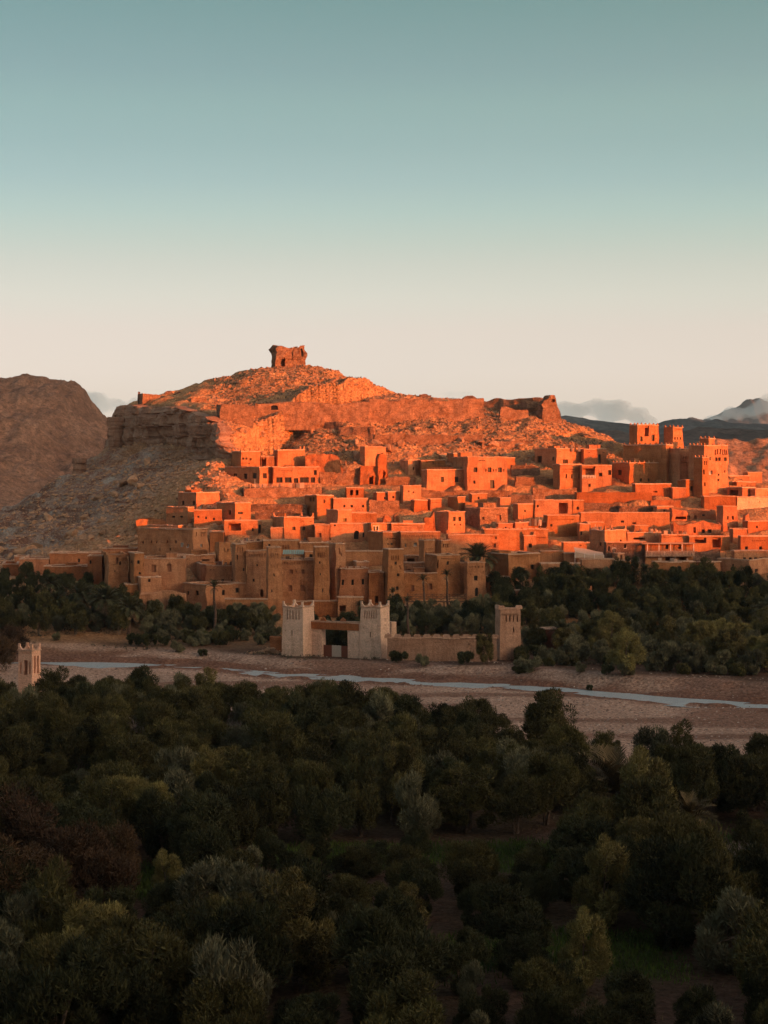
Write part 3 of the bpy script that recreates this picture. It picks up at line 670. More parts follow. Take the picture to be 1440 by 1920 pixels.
H('small house with a patchy lit front below the garage wall', 1018,1026,1087,967,1006,12,'Fw1033,985,3,4 Fn1057,974,40,1.4')
H('shaded recess wall with a wide dark garage opening', 1001,1003,1073,938,972,3,'Fo1056,953,16,20 Fw1008,949,3,4')
H('narrow lit block with one small window at the side of the garage', 1072,1074,1095,938,970,8,'Fw1083,953,4,5')
H('long blank sunlit wall with two little vents in the middle row', 1086,1088,1256,962,1000,4,'Fw1167,978,6,3.5 Fw1189,981,6,3')
H('shaded corner house with half-lit front below the long blank wall', 1105,1134,1175,995,1038,36,'Fw1164,1014,3,4 Lw1126,1020,3,5', top='h')
H('low terrace house with a long dark opening below the long blank wall', 1174,1176,1240,999,1026,4,'Fo1198,1010,22,4', top='f')
H('narrow shaded wall piece below the start of the long blank wall', 1085,1087,1107,982,1014,6,'Fw1091,1000,3,6')
H('low orange house under a cluttered roof terrace', 1238,1240,1291,1003,1034,4,'Fn1265,1006,46,1.5')
H('crumbling red house with two square windows and a door slot', 1260,1262,1352,976,1012,6,'Fo1300,994,5,11 Fw1317,996,6,6 Fw1330,996,6,6', mat='adobe_red', jag=.8, top='n', roof=False)
H('crumbling red upper house with twin arched windows', 1254,1258,1342,953,982,6,'Fo1276,971,20,5 Fa1291,970,5,8 Fa1303,970,5,8 Fw1320,966,6,3', mat='adobe_red', jag=.5, top='n', roof=False)
H('tall narrow red house with two windows past the twin arched one', 1343,1355,1383,950,996,14,'Fw1364,971,3,6 Fw1374,971,3,6 Fo1370,990,12,3', mat='adobe_red', tp=.03)
ruin('broken fin of wall on the dark slope past the narrow red house', [(1398,966),(1402,962),(1405,968),(1407,978),(1410,992)], 996, th=20, mat='adobe_red')
H('shaded low house with two wide dark openings under the crumbling red house', 1288,1292,1368,1006,1036,4,'Fo1313,1013,22,11 Fo1343,1017,16,20')
H('small half-lit house stepping down past the two wide openings', 1372,1374,1402,992,1024,8,'', mat='adobe_red')
H('dotted red house with two windows at the edge of the village', 1386,1389,1450,1006,1042,4,'Fw1399,1028,5,6 Fw1426,1028,5,6 Fh1410,1014,1.6,2 Fh1414,1014,1.6,2 Fh1418,1014,1.6,2 Fh1422,1014,1.6,2 Fh1426,1014,1.6,2 Fh1430,1014,1.6,2 Fh1434,1014,1.6,2', mat='adobe_red')
H('low house with a row of five small square openings', 1374,1376,1450,1033,1062,3,'Fw1396,1047,5,3.5 Fw1407,1047,5,3.5 Fw1417,1047,5,3.5 Fw1427,1047,5,3.5 Fw1437,1047,5,3.5')
wall('low dark rubble wall beside the balcony guesthouse', 1300,1352,1030,1056, mat='stone_dark', jag=.8)
# the dotted friezes house group
H('shaded round-cornered house with a red shutter above the frieze house', 680,696,735,982,1020,30,'FW704,991,10,9', mat='adobe')
H('upper frieze house with a cracked banded front', 730,734,797,982,1016,5,'Fn765,986,58,1.2 Fn765,990,58,1.2 Fn752,994,24,1.2', mat='adobe')
H('lower frieze house with a row of triangular holes at its shaded corner', 690,718,750,998,1045,30,'Fh726,1010,2.4,3 Fh731,1010,2.4,3 Fh736,1010,2.4,3 Fh741,1010,2.4,3 Fw728,1020,3,3 Fw735,1020,3,3')
H('lower frieze house with a dotted cornice and bright window panes', 749,751,826,998,1045,4,'Fs779,1021,6,7 Fs760,1023,3,6 '+' '.join('Fh%g,1005,1.7,2.2' % (754+4.2*i) for i in range(16)))
# ------------------------------------------------------------------ front rows, east side
H('shaded house with a dark flank and one window at the lower village corner', 1345,1405,1450,1050,1088,48,'Fw1418,1070,4,6 Lw1375,1060,3,4')
H('small square house in front of the dark rubble wall', 1303,1321,1352,1055,1082,28,'Fw1332,1062,3,3')
H('house with two white-framed windows at the tree line', 1222,1228,1304,1054,1086,5,'FW1265,1073,9,9 FW1291,1070,9,10', mat='adobe')
BALC = H('guesthouse with a projecting balcony and two dark ground-floor openings', 1206,1210,1300,1020,1060,4,'Fo1254,1047,14,10 Fo1280,1047,14,10 Fd1250,1025,5,8 Fd1275,1025,5,8', mat='adobe')
H('grey stone house with white-framed windows beside the guesthouse', 1133,1136,1212,1017,1060,4,'FW1142,1029,4,9 FW1152,1032,6,8 FW1173,1024,4,8 Fs1196,1049,6,9 FW1177,1048,6,5', mat='stone_dark')
H('little hut with a brown door in front of the grey stone house', 1153,1158,1171,1038,1062,18,'Fk1165,1046,4,9', dd=-2)
H('low house with one window between the orange door house and the tree line palm', 1148,1151,1192,1052,1084,5,'Fw1168,1068,4,6')
H('house with a wide orange door and flat pale roof at the tree line', 1086,1090,1152,1049,1084,4,'Fk1119,1074,13,16 Fw1108,1076,3,5 Fw1132,1077,3,6')
H('low garden house with two tiny vents above the dark trees', 1012,1014,1088,1057,1088,4,'Fh1031,1064,2,3 Fh1044,1064,2,3')
H('plain house with a spout under the half-lit corner house', 1054,1056,1106,1018,1052,5,'Fh1088,1023,4,2')
H('little plain annexe next to the pale tarpaulin', 1054,1058,1082,1038,1064,8)
H('large house with a dotted cornice and one dark window by the leaning palm', 913,953,1013,1040,1094,32,'Fw998,1063,6,8 Fn983,1043,50,1.6', tp=.02)
H('plain flat wall house joining the dotted cornice house', 1011,1013,1057,1034,1062,4)
H('low garden wall house at the foot of the dotted cornice house', 912,914,956,1082,1106,3,'', dp=4)
H('long low garden wall hidden among the trees below the village', 955,956,1036,1108,1128,2,'', dp=1.2, mat='adobe_red', name='garden_wall', cat='wall')
H('short pink garden wall with a horn among the dense trees', 1088,1091,1110,1108,1136,8,'', dp=3, mat='adobe_red', name='garden_wall', cat='wall', top='h')
H('pink garden wall end beside the horned one among the trees', 1110,1111,1142,1118,1138,4,'', dp=1.2, mat='adobe_red', name='garden_wall', cat='wall')
# ------------------------------------------------------------------ front rows, centre
H('square tower house with an arched door and one window by the footbridge', 870,875,912,1055,1130,12,'Fw892,1084,6,8 FA893,1110,7,16 '+' '.join('Fh%g,1063,2.4,3' % (879+6.4*i) for i in range(5))+' Fh880,1072,1.6,2.5 Fh881,1077,1.6,2.5 Fh908,1072,1.6,2.5 Fh909,1077,1.6,2.5', tp=.04, top='h', name='tower_house')
H('tall plain house with a carved parapet beside the square tower house', 796,818,863,1042,1124,20,'Fw840,1056,4,6 Fd820,1058,3,14 '+' '.join('Fh%g,1048,1.6,2.2' % (828+3.4*i) for i in range(9)), tp=.03)
H('shaded link wall between the tall plain house and the square tower house', 861,862,873,1055,1124,4,'', dd=3)
H('small carved turret with arched niches and battlements', 784,795,816,1014,1080,24,'Fh800,1029,2,2 Fh804,1029,2,2 Fh808,1029,2,2 Fh812,1029,2,2 Fn799,1039,2.4,7 Fn804,1039,2.4,7 Fn808.5,1039,2.4,7 Fn813,1039,2.4,7', tp=.03, top='f', name='carved_turret', cat='tower')
H('roof pavilion with a row of arched niches', 818,827,847,1013,1050,24,'Fo822,1021,3,6 Fn831,1023,2.6,7 Fn835.5,1023,2.6,7 Fn840,1023,2.6,7 Fn844,1023,2.6,7', top='f')
H('terrace house with an arched window below the carved turret', 757,759,806,1056,1090,4,'Fa766,1070,6,8 Fn778,1066,1.6,9 Fn787,1066,1.6,9 Fn796,1066,1.6,9')
H('lower terrace house with shuttered windows behind the footbridge', 757,758,820,1075,1126,4,'Fk773,1103,6,10 Fk806,1100,7,10')
H('low flat roof room behind the lone tapering tower', 757,760,800,1043,1066,5,'Fo770,1050,14,6')
TW = dict(tp=.09, name='tapering_tower', cat='tower')
H('lone tall tapering tower with a carved top behind the right gate tower', 714,727,760,1031,1142,20,'Fw743,1056,4,5 Fw747,1078,4,5 Fw746,1103,4,6 '+' '.join('Fn%g,1046,1.8,9' % (734+4.0*i) for i in range(5))+' Fn733,1064,1.6,8 Fn752,1064,1.6,8', top='c', **TW)
H('dark shaded house with three slim windows between two tapering towers', 634,637,691,1066,1134,4,'Fd642,1092,4,9 Fd661,1092,4,9 Fd681,1091,4,9', mat='adobe_red', top='f')
H('shaded wall with a black doorway beside the lone tall tower', 690,691,720,1074,1136,4,'Fo705,1124,6,13', mat='adobe_red')
H('flat roofed room with sagging roof behind the dark shaded house', 646,648,722,1034,1070,5,'', dd=2)
H('low stepped roof room with a small scroll ornament', 660,668,692,1054,1080,8)
H('tapering tower with a shaded flank right of the kasbah facade', 613,629,650,1020,1132,28,'Fn638,1034,2.4,12 Fn641,1040,2,6', top='f', **TW)
H('kasbah facade with four shuttered windows between twin tapering towers', 526,527,592,1050,1132,2,'Fk545,1072,6,7 Fk568,1072,6,7 Fh555,1072,2,4 Fk544,1103,7,10 Fk567,1103,7,10 '+' '.join('Fn%g,1056,2.2,5' % (532.5+4.75*i) for i in range(12)), name='kasbah_block')
H('left of the twin tapering towers of the kasbah facade, with niches on top', 497,502,530,1027,1152,10,'Fn508,1042,2,10 Fn513,1042,2,10 Fn518.5,1042,2,10 Fn523.5,1042,2,10 Fw514,1078,2,5 Fw510,1108,2,5 Fn509,1062,1.6,8 Fn521,1062,1.6,8', top='c', dd=-1.5, **TW)
H('right of the twin tapering towers of the kasbah facade, with niches on top', 586,588,619,1026,1132,8,'Fn596,1041,2,10 Fn600,1041,2,10 Fn604.5,1041,2,10 Fn609,1041,2,10 Fw599,1055,3,4 Fw600,1077,2,4 Fw605,1107,2,6', top='c', dd=-1.5, **TW)
H('roof room with a dark door behind the kasbah facade', 569,571,592,1035,1060,5,'Fd583,1043,5,7', dd=3)
H('carved tower with tall niches left of the twin tapering towers', 434,440,463,1021,1126,12,'Fn445,1030,2.4,9 Fn450,1030,2.4,9 Fn455,1030,2.4,9 Fw445,1045,2,8 Fw458,1068,3,5', top='c', tp=.05, name='tapering_tower', cat='tower')
H('shaded house with an arcade frieze beside the carved niche tower', 459,461,504,1033,1126,3,'Fw481,1060,2.4,4 Fw475,1088,3,5 Fo491,1112,6,14 '+' '.join('Fn%g,1041,2.4,6' % (467+4.8*i) for i in range(8)))
H('roof house with carved arches behind the left twin tower', 489,493,562,1014,1046,6,'Fd504,1025,3,8 Fn530,1026,2.4,9 Fn535,1026,2.4,9 Fn540,1026,2.4,9')
H('flat roof room below the cave-like shed', 448,452,492,1016,1044,6)
H('roof room with vents over the kasbah facade', 558,562,618,1018,1044,6,'Fh587,1022,3,2 Fh606,1022,3,2')
# ------------------------------------------------------------------ front rows, cliff side
H('house with arched niches and four small windows above the arched garden door', 367,386,457,1061,1106,16,'Fw402,1090,5,4.5 Fw418,1089,5,4.5 Fw437,1089,5,5 Fw446,1089,5,5 Fn437,1075,3,13 Fn449,1075,3,13')
H('rounded corner house with four windows in front of the niche house', 343,386,461,1097,1154,38,'Lw351,1112,3,6 Lw369,1112,5,8 Fw420,1111,4,9 Fw445,1107,6,8')
H('low plain garden wall in front of the twin tapering towers', 418,421,502,1124,1154,2,'', dp=1.5, name='garden_wall', cat='wall', dd=-2)
H('large house with two brown shutters and a row of roof spouts', 260,268,348,1048,1124,6,'Fk287,1066,8,13 Fk317,1065,7,13 '+' '.join('Fn%g,1052,1,3' % (273+8*i) for i in range(9)))
H('small tower corner with two windows on the shuttered house', 240,252,270,1038,1124,20,'Fw260,1054,4,6 Fw262,1075,3,4 Lw246,1054,3,5', name='tower_house', tp=.02, dd=-1)
H('low stepped front room of the shuttered house', 250,263,302,1083,1126,18,'Fw279,1089,4,4', dd=-3)
H('tall crumbling gatehouse with a pointed window by the palms', 190,203,241,1038,1118,14,'Fa217,1051,5,12 Fw224,1056,3,6 Fw215,1071,2,3', tp=.03, jag=.35, top='n', name='tower_house')
H('broken garden wall with an arched doorway below the shuttered house', 258,262,346,1108,1152,3,'FA335,1131,12,27 Fh314,1131,2,4', dp=2, jag=.5, top='n', name='garden_wall', cat='wall', roof=False, dd=-2)
H('little square turret by the palms below the gatehouse', 230,234,258,1096,1132,10,'Fw238,1101,2,3 Fw248,1113,2,3', tp=.03)
H('large shaded house with a bright end wall and white-framed window', 258,362,391,993,1050,60,'FW378,1023,4,6 Fn369,1002,1.6,8 Fn378,1002,1.6,8 Fn384,1002,1.6,8 LW341,1022,4,7 LW352,1023,4,7 Lw268,1017,2.5,4 Lw283,1016,2,4 Lw293,1016,2.5,4 Lw315,1016,2,5 Lw330,1016,3,5 Lw300,1030,2,5 Lw320,1030,2,5')
H('low orange wall continuing from the bright end wall', 391,392,419,998,1034,4,'', mat='adobe_red')
H('low roof terrace catching one spot of light above the large shaded house', 275,334,362,986,1010,58,'', dd=4)
H('ruined shed with a dark opening high on the cliff-side slope', 250,256,310,973,1000,8,'Fd255,982,3,14', jag=.5, top='n', roof=False)
H('leaning tapered turret with dark hatched shed behind the niche house', 402,410,434,1016,1066,22,'Fn421,1032,2,7 Fn426,1032,2,7 Fn430,1032,2,7', tp=.07, name='tapering_tower', cat='tower', jag=.3, top='n', roof=False)
H('dark flat roofs stepped behind the shuttered house', 320,325,402,1041,1068,5,'Fo385,1051,14,5')
H('long low house with two small windows at the cliff foot', 88,92,194,1037,1080,3,'Fw148,1051,3.5,6 Fw169,1054,3,6', mat='adobe_red')
H('low house with pale flat roof edge at the far cliff foot', 31,36,92,1048,1088,5,'Fw55,1056,2,4', mat='adobe_red')
H('tiny square hut above the last low houses at the cliff foot', 22,27,52,1044,1072,8,'', mat='adobe_red')
H('last low hut of the village towards the cliff', -4,4,34,1058,1086,10,'', mat='adobe_red')
H('dark low roof tucked under the boulders at the cliff foot', 188,192,256,1029,1054,4,'', mat='adobe_red')
H('garden room with thick pale roof edge behind the palms', 78,82,166,1062,1096,3,'', mat='adobe_red', dd=-2)
H('narrow wall block with a window beside the crumbling gatehouse', 160,164,192,1043,1096,4,'Fw170,1054,3,6', mat='adobe_red', dd=-1)
# terraces and small fillers between the rows
wall('dark terrace wall in the hollow below the sloping rubble bank', 955,1002,926,946, mat='stone_dark', jag=.4)
wall('rubble terrace wall above the roof post cube', 722,778,893,914, mat='stone', jag=.5)
wall('upper rock terrace beneath the rubble retaining wall of the railed terrace', 468,575,945,960, mat='stone_dark', jag=.4)
wall('lower rock terrace over the bright cube house', 478,570,959,974, mat='stone_dark', jag=.5)
H('tiny hut tucked left of the roof post cube', 722,728,749,922,950,22,'Fw738,932,3,4', mat='adobe_red')
H('tiny shaded hut in the hollow beside the garage wall', 962,971,1001,946,976,24,'Fw985,958,3,4')
H('little block between the roof post cube and the dotted block', 770,777,802,938,964,20,'', mat='adobe_red')
H('low hut on the dark slope past the narrow red house', 1396,1403,1444,978,1004,18,'Fw1420,988,3,4', mat='adobe_red')
H('small stepped room against the retaining wall of the largest bright house', 878,884,914,926,950,14,'Fw898,934,3,4')
H('small room squeezed above the lit rubble wall', 700,706,740,924,950,16,'Fw722,934,3,4', mat='adobe_red')
H('low lit room under the terrace wall by the kasbah houses', 1226,1232,1262,950,974,14,'Fw1246,958,3,4', mat='adobe_red')
H('little shaded room behind the half-lit corner house', 1096,1102,1132,980,1010,16,'Fw1116,990,3,4')
H('small roof room over the low terrace house', 1186,1190,1216,986,1012,8,'Fw1202,995,3,4', mat='adobe')
H('small flat room over the long crested house', 930,934,962,982,1008,8,'Fw948,990,3,4', mat='adobe_red')

# ------------------------------------------------------------------ hilltop fort
wall('square rubble bastion at the cliff end of the hilltop wall', 413,476,757,792, th=16, thick=6, jag=.25, name='fort_wall')
wall('long rubble rampart below the summit with a small arched hole', 476,692,753,788, th=3, thick=2.0, jag=.7, name='fort_wall', op='FA513,764,14,9')
wall('long rampart running along the ridge to the gap', 691,908,747,784, th=2, thick=2.0, jag=.6, name='fort_wall', op=' '.join('Fh%g,757,1.5,1.8' % (705+9*i) for i in range(22)))
wall('inner dark rampart seen through the gap in the ridge wall', 900,1018,748,778, th=-30, thick=1.6, jag=.6, name='fort_wall', dd=16)
wall('bright square bastion near the far end of the ridge wall', 986,1019,752,780, th=10, thick=5, jag=.15, name='fort_wall', op=' '.join('Fh%g,%g,1.5,1.8' % (992+6*i, y) for i in range(4) for y in (759, 766)))
wall('low rubble wall stub between the gap and the bright bastion', 938,990,762,786, th=6, thick=1.4, jag=.9, name='fort_wall')
ruin('jagged corner tower ending the ridge wall, pierced by a hole', [(1017,757),(1022,750),(1027,748),(1029,742),(1034,741),(1040,741),(1043,748),(1046,758),(1050,772),(1055,790)], 794, th=28, thick=2.2, mat='stone', holes=((1037,750,5,5),), amp=.4, back=('l', 6, 3.5))
ruin('small dark block on the skyline behind the ridge wall', [(787,741),(792,739),(800,740),(808,742)], 756, th=5, thick=3, mat='stone_dark', dd=9)
ruin('second small dark block on the skyline behind the ridge wall', [(869,745),(874,742),(884,743),(893,746)], 758, th=5, thick=3, mat='stone_dark', dd=9)
house('little lit lookout ruin on the cliff top', 258,267,302,737,760,34,'', mat='stone', jag=.3, top='n', roof=False, name='lookout_ruin', cat='ruin', d=474)
ruin('thin upright post of masonry on the cliff-top lookout', [(258,736),(260,735),(262,736)], 760, th=0, thick=.7, mat='stone_dark', d=476)
ruin('dark stub walls on the skyline between lookout and summit', [(308,736),(316,733),(322,733),(324,737),(334,735),(346,737)], 750, th=5, thick=1.5, mat='stone_dark', d=485)
wall('low lit rubble wall above the cliff next to the bastion', 358,386,745,762, th=14, thick=1.4, jag=.3, name='fort_wall', d=463)
wall('lower broken lit wall joining the bastion above the cliff', 384,414,751,764, th=14, thick=1.2, jag=.7, name='fort_wall', d=458)
house('ruined watchtower crowning the summit of the hill', 508,516,571,646,694,20,'Fo532,679,6.5,17 Fo561,661,8,15 Fn546,665,2,20', mat='stone', jag=.75, top='n', roof=False, name='summit_watchtower', cat='ruin', d=489, tp=.045, dp=6.0, rough=2.2)
wall('diagonal broken terrace wall on the lit slope', 588,640,789,808, mat='stone_dark', th=-24, thick=1.0, jag=.6)
wall('second piece of the diagonal broken terrace wall', 634,700,800,818, mat='stone', th=-18, thick=1.0, jag=.6)
wall('long low terrace wall across the middle of the lit slope', 700,905,813,828, th=2, thick=1.0, jag=.4)
wall('short terrace wall above the tall windowless cube', 681,735,830,846, th=-8, thick=1.2, jag=.3)
wall('ragged terrace wall at the end of the lit slope', 905,1000,824,838, th=2, thick=1.0, jag=.5)
wall('dark field wall on the shaded slope by the long rail house', 960,1012,872,896, mat='stone_dark', th=6, jag=.4)
wall('sloping rubble bank wall beside the largest bright house', 965,1040,893,912, mat='stone', th=6, jag=.7)
# path wall curving down from the summit
def low_wall(label, pts, w=.9, h=.8, mat='stone'):
    P = [Vector((W(a, b, dd)[0], dd, 0)) for a, b, dd in pts]; b = MB(); n = 0; L = []
    for i in range(len(P) - 1):
        for j in range(6): L.append(P[i].lerp(P[i+1], j / 6))
    L.append(P[-1]); root = empty('path_wall', (L[0].x, L[0].y, 0)); tag(root, label, 'wall')
    for i, p in enumerate(L):
        q = (L[min(i+1, len(L)-1)] - L[max(i-1, 0)]).normalized(); sd = Vector((-q.y, q.x, 0)) * w / 2; z = float(ground_z(np.array([p.x]), np.array([p.y]))[0]); hh = h + .2 * float(vnoise(i * .8, 3.1))
        for s_ in (-1, 1):
            for zz in (-1.0, hh): b.v.append((p.x + sd.x*s_ - L[0].x, p.y + sd.y*s_ - L[0].y, z + zz))
    for i in range(len(L) - 1):
        a = 4*i; c = a + 4; b.f += [(a, c, c+1, a+1), (a+2, a+3, c+3, c+2), (a+1, c+1, c+3, a+3)]
    b.f += [(0,1,3,2), (4*len(L)-4, 4*len(L)-2, 4*len(L)-1, 4*len(L)-3)]
    b.build('wall', M[mat], root)
low_wall('pale curving path wall climbing towards the summit watchtower', [(560,741,468),(590,736,471),(615,727,475),(632,718,479),(645,711,484)])

# ------------------------------------------------------------------ gate by the river
GK = dict(mat='gate', name='gate_tower', cat='tower', top='h', tp=.035, rough=.5)
H('pale gate tower with slit window on the ruin-rubble side of the gateway', 528,528,568,1138,1229,-27,'Fw547,1187,2,9 Fh535,1182,2,2 Fh559,1182,2,2 '+' '.join('Fn%g,1153,2.4,18' % (537+5.7*i) for i in range(5)), dp=4.2, **GK)
H('pale gate tower with slit window where the battlemented garden wall begins', 674,674,714,1138,1233,-27,'Fw694,1190,2,9 Fh681,1176,2,2 Fh709,1174,2,2 '+' '.join('Fn%g,1152,2.4,16' % (682+4.6*i) for i in range(6)), dp=3.6, dd=-3, **GK)
GW = H('gateway wall with a wide square opening between the two pale towers', 566,566,677,1164,1230,-27,'Fg627,1204,49,51', dp=1.4, mat='gate', name='gateway_wall', cat='gate', top='c', rough=.5, dd=.4)
w_, p_, h_ = GW['size']; kk = lambda a: ((a - 566) / 111.0 - .5) * w_
b = MB(); b.box(kk(570), kk(601.5), -p_/2-.12, -p_/2-.02, h_-1.25, h_-.1); b.box(kk(601.5), kk(653), -p_/2-.16, -p_/2-.02, h_-1.25, h_-.1); b.box(kk(653), kk(673), -p_/2-.12, -p_/2-.02, h_-1.25, h_-.1); b.build('lintel_band', M['adobe_red'], GW)
for a0, a1, m in ((602.5, 618.5, 'red_panel'), (636.5, 651.5, 'red_panel')):
    b = MB(); b.box(kk(a0), kk(a1), .05, .15, .1, 2.0); b.build('door_leaf', M[m], GW)
for i in range(6):
    b = MB(); a0 = 619 + i * 2.9; b.box(kk(a0), kk(a0 + 2.6), .0, .1, .1, 2.06 - .05 * (i % 2)); b.build('plank', M['white_slat'], GW)
for a in (603, 640):
    b = m_merlon(.9, .4, .7); o = b.build('ornament', M['adobe_red'], GW); o.location = (kk(a), 0, h_ + .1)
H('stepped buttress behind the second gate tower', 722,722,734,1166,1225,-27,'', dp=2, mat='gate', name='buttress', cat='wall', top='n', rough=.5, dd=3)
H('long garden wall with trapezoid battlements beside the gate', 724,724,932,1196,1238,-3,'Fh878,1208,3,3', dp=.9, mat='mud_brown', name='garden_wall', cat='wall', top='g', dd=1)
H('small pale corner tower with four slots at the end of the garden wall', 927,937,978,1143,1238,16,'Fw964,1181,2,8 Fw931,1190,2,14 '+' '.join('Fo%g,1160,2.4,12' % (950+7.2*i) for i in range(4))+' Fn956,1152,34,1.6', mat='adobe_pale', name='corner_tower', cat='tower', top='g', tp=.05, rough=.6)
H('low ruined mud wall in the bushes beside the gate', 506,506,528,1190,1222,-12,'', dp=1, mat='adobe_red', name='garden_wall', cat='wall', jag=.8, top='n', roof=False)
H('low flat house among trees behind the gateway', 632,634,682,1121,1160,8,'Fo643,1141,12,12', mat='adobe')
H('long low garden wall behind the first gate tower', 545,548,634,1128,1158,3,'', dp=1.4, mat='adobe_red', name='garden_wall', cat='wall')
H('short dark garden wall behind the second gate tower', 735,738,768,1137,1165,3,'', dp=1.2, mat='adobe_red', name='garden_wall', cat='wall')
H('red mud hut half hidden by the big dry palm', 1016,1020,1046,1180,1222,8,'', dp=3, mat='red_panel', name='mud_hut', cat='hut')
# slim ornamental tower on the near bank
PT = H('slim pink ornamental tower with four horns rising from the near trees', 35,60,77,1221,1306,64,'Lo48,1252,7,28 Ln56,1253,3,22 Ln38.5,1253,3,22 Fn65.5,1246,3,33 Fn71.5,1246,3,33 '+' '.join('Lh%g,1225,1.6,2' % (40+2.6*i) for i in range(7)), mat='pink', name='ornamental_tower', cat='tower', top='h', tp=.012, rough=.3, d=254, bury=1)

# ------------------------------------------------------------------ village furniture
def on_face(root, u, z, out=0.0):
    """a point on the front face of a house, in its local frame"""
    w, p, h = root['size']; return (-w/2 + u * w, -p/2 - out, z * h)
w_, p_, h_ = BALC['size']
b = MB(); b.box(-w_/2-.1, w_/2+.1, -p_/2-1.1, -p_/2+.02, h_*.42, h_*.68); b.build('balcony', M['adobe_pale'], BALC)
for i in range(15): o = MB(); x = w_ * (-.46 + .92*i/14); o.box(x-.16, x+.16, -p_/2-1.2, -p_/2-1.08, h_*.48, h_*.64); o.build('baluster', M['adobe_pale'], BALC)
b = MB(); b.box(-w_/2-.9, w_/2+.5, -p_/2-1.3, p_/2, h_+.02, h_+.16); b.build('roof_slab', M['coping'], BALC)
for i in range(5): o = MB(); x = w_ * (-.48 + .96*i/4); o.box(x-.07, x+.07, -p_/2-1.15, -p_/2-1.02, h_*.68, h_+.02); o.build('post', M['white'], BALC)
def railing(label, xa, xb, py, d, hpx, n, mat='wood', th=0.0, rails=2, cat='railing', name='railing'):
    p0 = W(xa, py, d); k1 = (xb - CX) / FPX; t = math.radians(th); L = (k1 * d - p0.x) / (math.cos(t) - k1 * math.sin(t)); h = hpx / FPX * d
    root = empty(name, p0, t); tag(root, label, cat)
    for i in range(n): o = MB(); x = L * i / (n - 1); hh = h * (1 + .12 * float(vnoise(i * 1.3, d))); o.box(x-.05, x+.05, -.05, .05, -.25, hh); o.build('post', M[mat], root)
    for r in range(rails): o = MB(); z = h * (r + 1) / rails * .92; o.box(0, L, -.03, .03, z-.04, z+.04); o.build('rail', M[mat], root)
    return root
railing('wooden terrace railing in front of the row-of-windows house', 459, 602, 915, ray_d(458, 938) + .6, 8, 15, 'coping', 10)
railing('long thin roof railing on the two-window house', 801, 876, 881, ray_d(800, 921) + .8, 5, 14, 'wood', 20)
railing('roof rail on the house above the balcony house', 1044, 1093, 841, ray_d(1043, 884) + .8, 6, 8, 'wood', 36)
railing('white balcony rail across the open balcony recess', 1092, 1116, 895, ray_d(1091, 922) - .1, 4, 9, 'white', 8)
railing('wooden crossed footbridge railing below the terrace house', 764, 874, 1126, 343, 13, 8, 'wood', 0, 3, 'bridge', 'footbridge')
br = bpy.data.objects['footbridge']
for i in range(7):
    L = (874 - 764) / FPX * 343; o = MB(); a = L * i / 7; c_ = L * (i + 1) / 7
    o.tube([(a, -.06, .15), (c_, -.06, 1.2)], [.04, .04], 4); o.tube([(a, -.09, 1.2), (c_, -.09, .15)], [.04, .04], 4); o.build('cross_brace', M['wood'], br)
o = MB(); o.box(0, (874 - 764) / FPX * 343, .1, 1.4, -.35, -.2); o.build('deck', M['wood'], br)
for i in range(4): o = MB(); x = (874 - 764) / FPX * 343 * (i + .5) / 4; o.box(x-.1, x+.1, .6, .8, -5, -.36); o.build('support', M['wood'], br)
for i, (a, y0, y1, d_) in enumerate([(758,905,913,0),(766,905,913,0),(776,905,913,0),(788,905,913,0)]):
    dd_ = ray_d(755, 952) + .5 + (a - 755) * .04; p = W(a, y1, dd_); o = MB(); o.box(-.06, .06, -.06, .06, -.6, (y1-y0)/FPX*dd_); ob = o.build('roof_post', M['wood']); ob.location = p
    tag(ob, 'thin wooden post standing on the roof post cube, number %s along' % ['one', 'two', 'three', 'four'][i], 'post', 'posts on the cube roof')
# awning, tarp, roof clutter
d_ = ray_d(527, 1132) + 1.5
aw = empty('green_awning', W(530, 1046, d_)); tag(aw, 'faded green striped awning on the kasbah facade roof', 'awning')
for i in range(10):
    o = MB(); x = i * .42; o.v = [(x, 0, .75), (x+.36, 0, .75), (x+.36, 2.2, 1.5), (x, 2.2, 1.5), (x, 0, .70), (x+.36, 0, .70), (x+.36, 2.2, 1.45), (x, 2.2, 1.45)]
    o.f = [(0,1,2,3), (7,6,5,4), (0,4,5,1), (1,5,6,2), (2,6,7,3), (3,7,4,0)]; o.build('slat', M['awning'], aw)
for x in (.05, 2.1, 4.1): o = MB(); o.box(x-.05, x+.05, .02, .12, -.6, .72); o.build('post', M['wood'], aw)
d_ = ray_d(1090, 1084) + 3
tp_ = empty('roof_tarpaulin', W(1078, 1049, d_)); tag(tp_, 'pale sagging tarpaulin over the flat roof of the orange door house', 'tarpaulin')
V = []; F = []
for i in range(13):
    for j in range(5):
        u = i / 12; v = j / 4; V.append((u * 6.0, v * 2.5, (1.6 + .9 * v) * (1 - .45 * u) - .3 * math.sin(math.pi * u) * (1 - v) + .05 * math.sin(9*u + 4*v)))
for i in range(12):
    for j in range(4): a = i*5 + j; F.append((a, a+5, a+6, a+1))
for i in range(13): V.append((i/12*6.0, 0, .35))
for i in range(12): F.append((65+i, 66+i, (i+1)*5, i*5))
mesh_obj('sheet', V, F, M['tarp'], tp_)
for x in (0, 2.0, 4.0, 5.9): o = MB(); o.box(x-.05, x+.05, -.05, .05, -1.0, 1.4*(1-.06*x)); o.build('post', M['white'], tp_)
d_ = ray_d(1376, 1062) + 1
sp = empty('solar_panel', W(1362, 1062, d_), math.radians(20)); tag(sp, 'tilted dark solar panel on a stand above the dark-flanked corner house', 'solar panel')
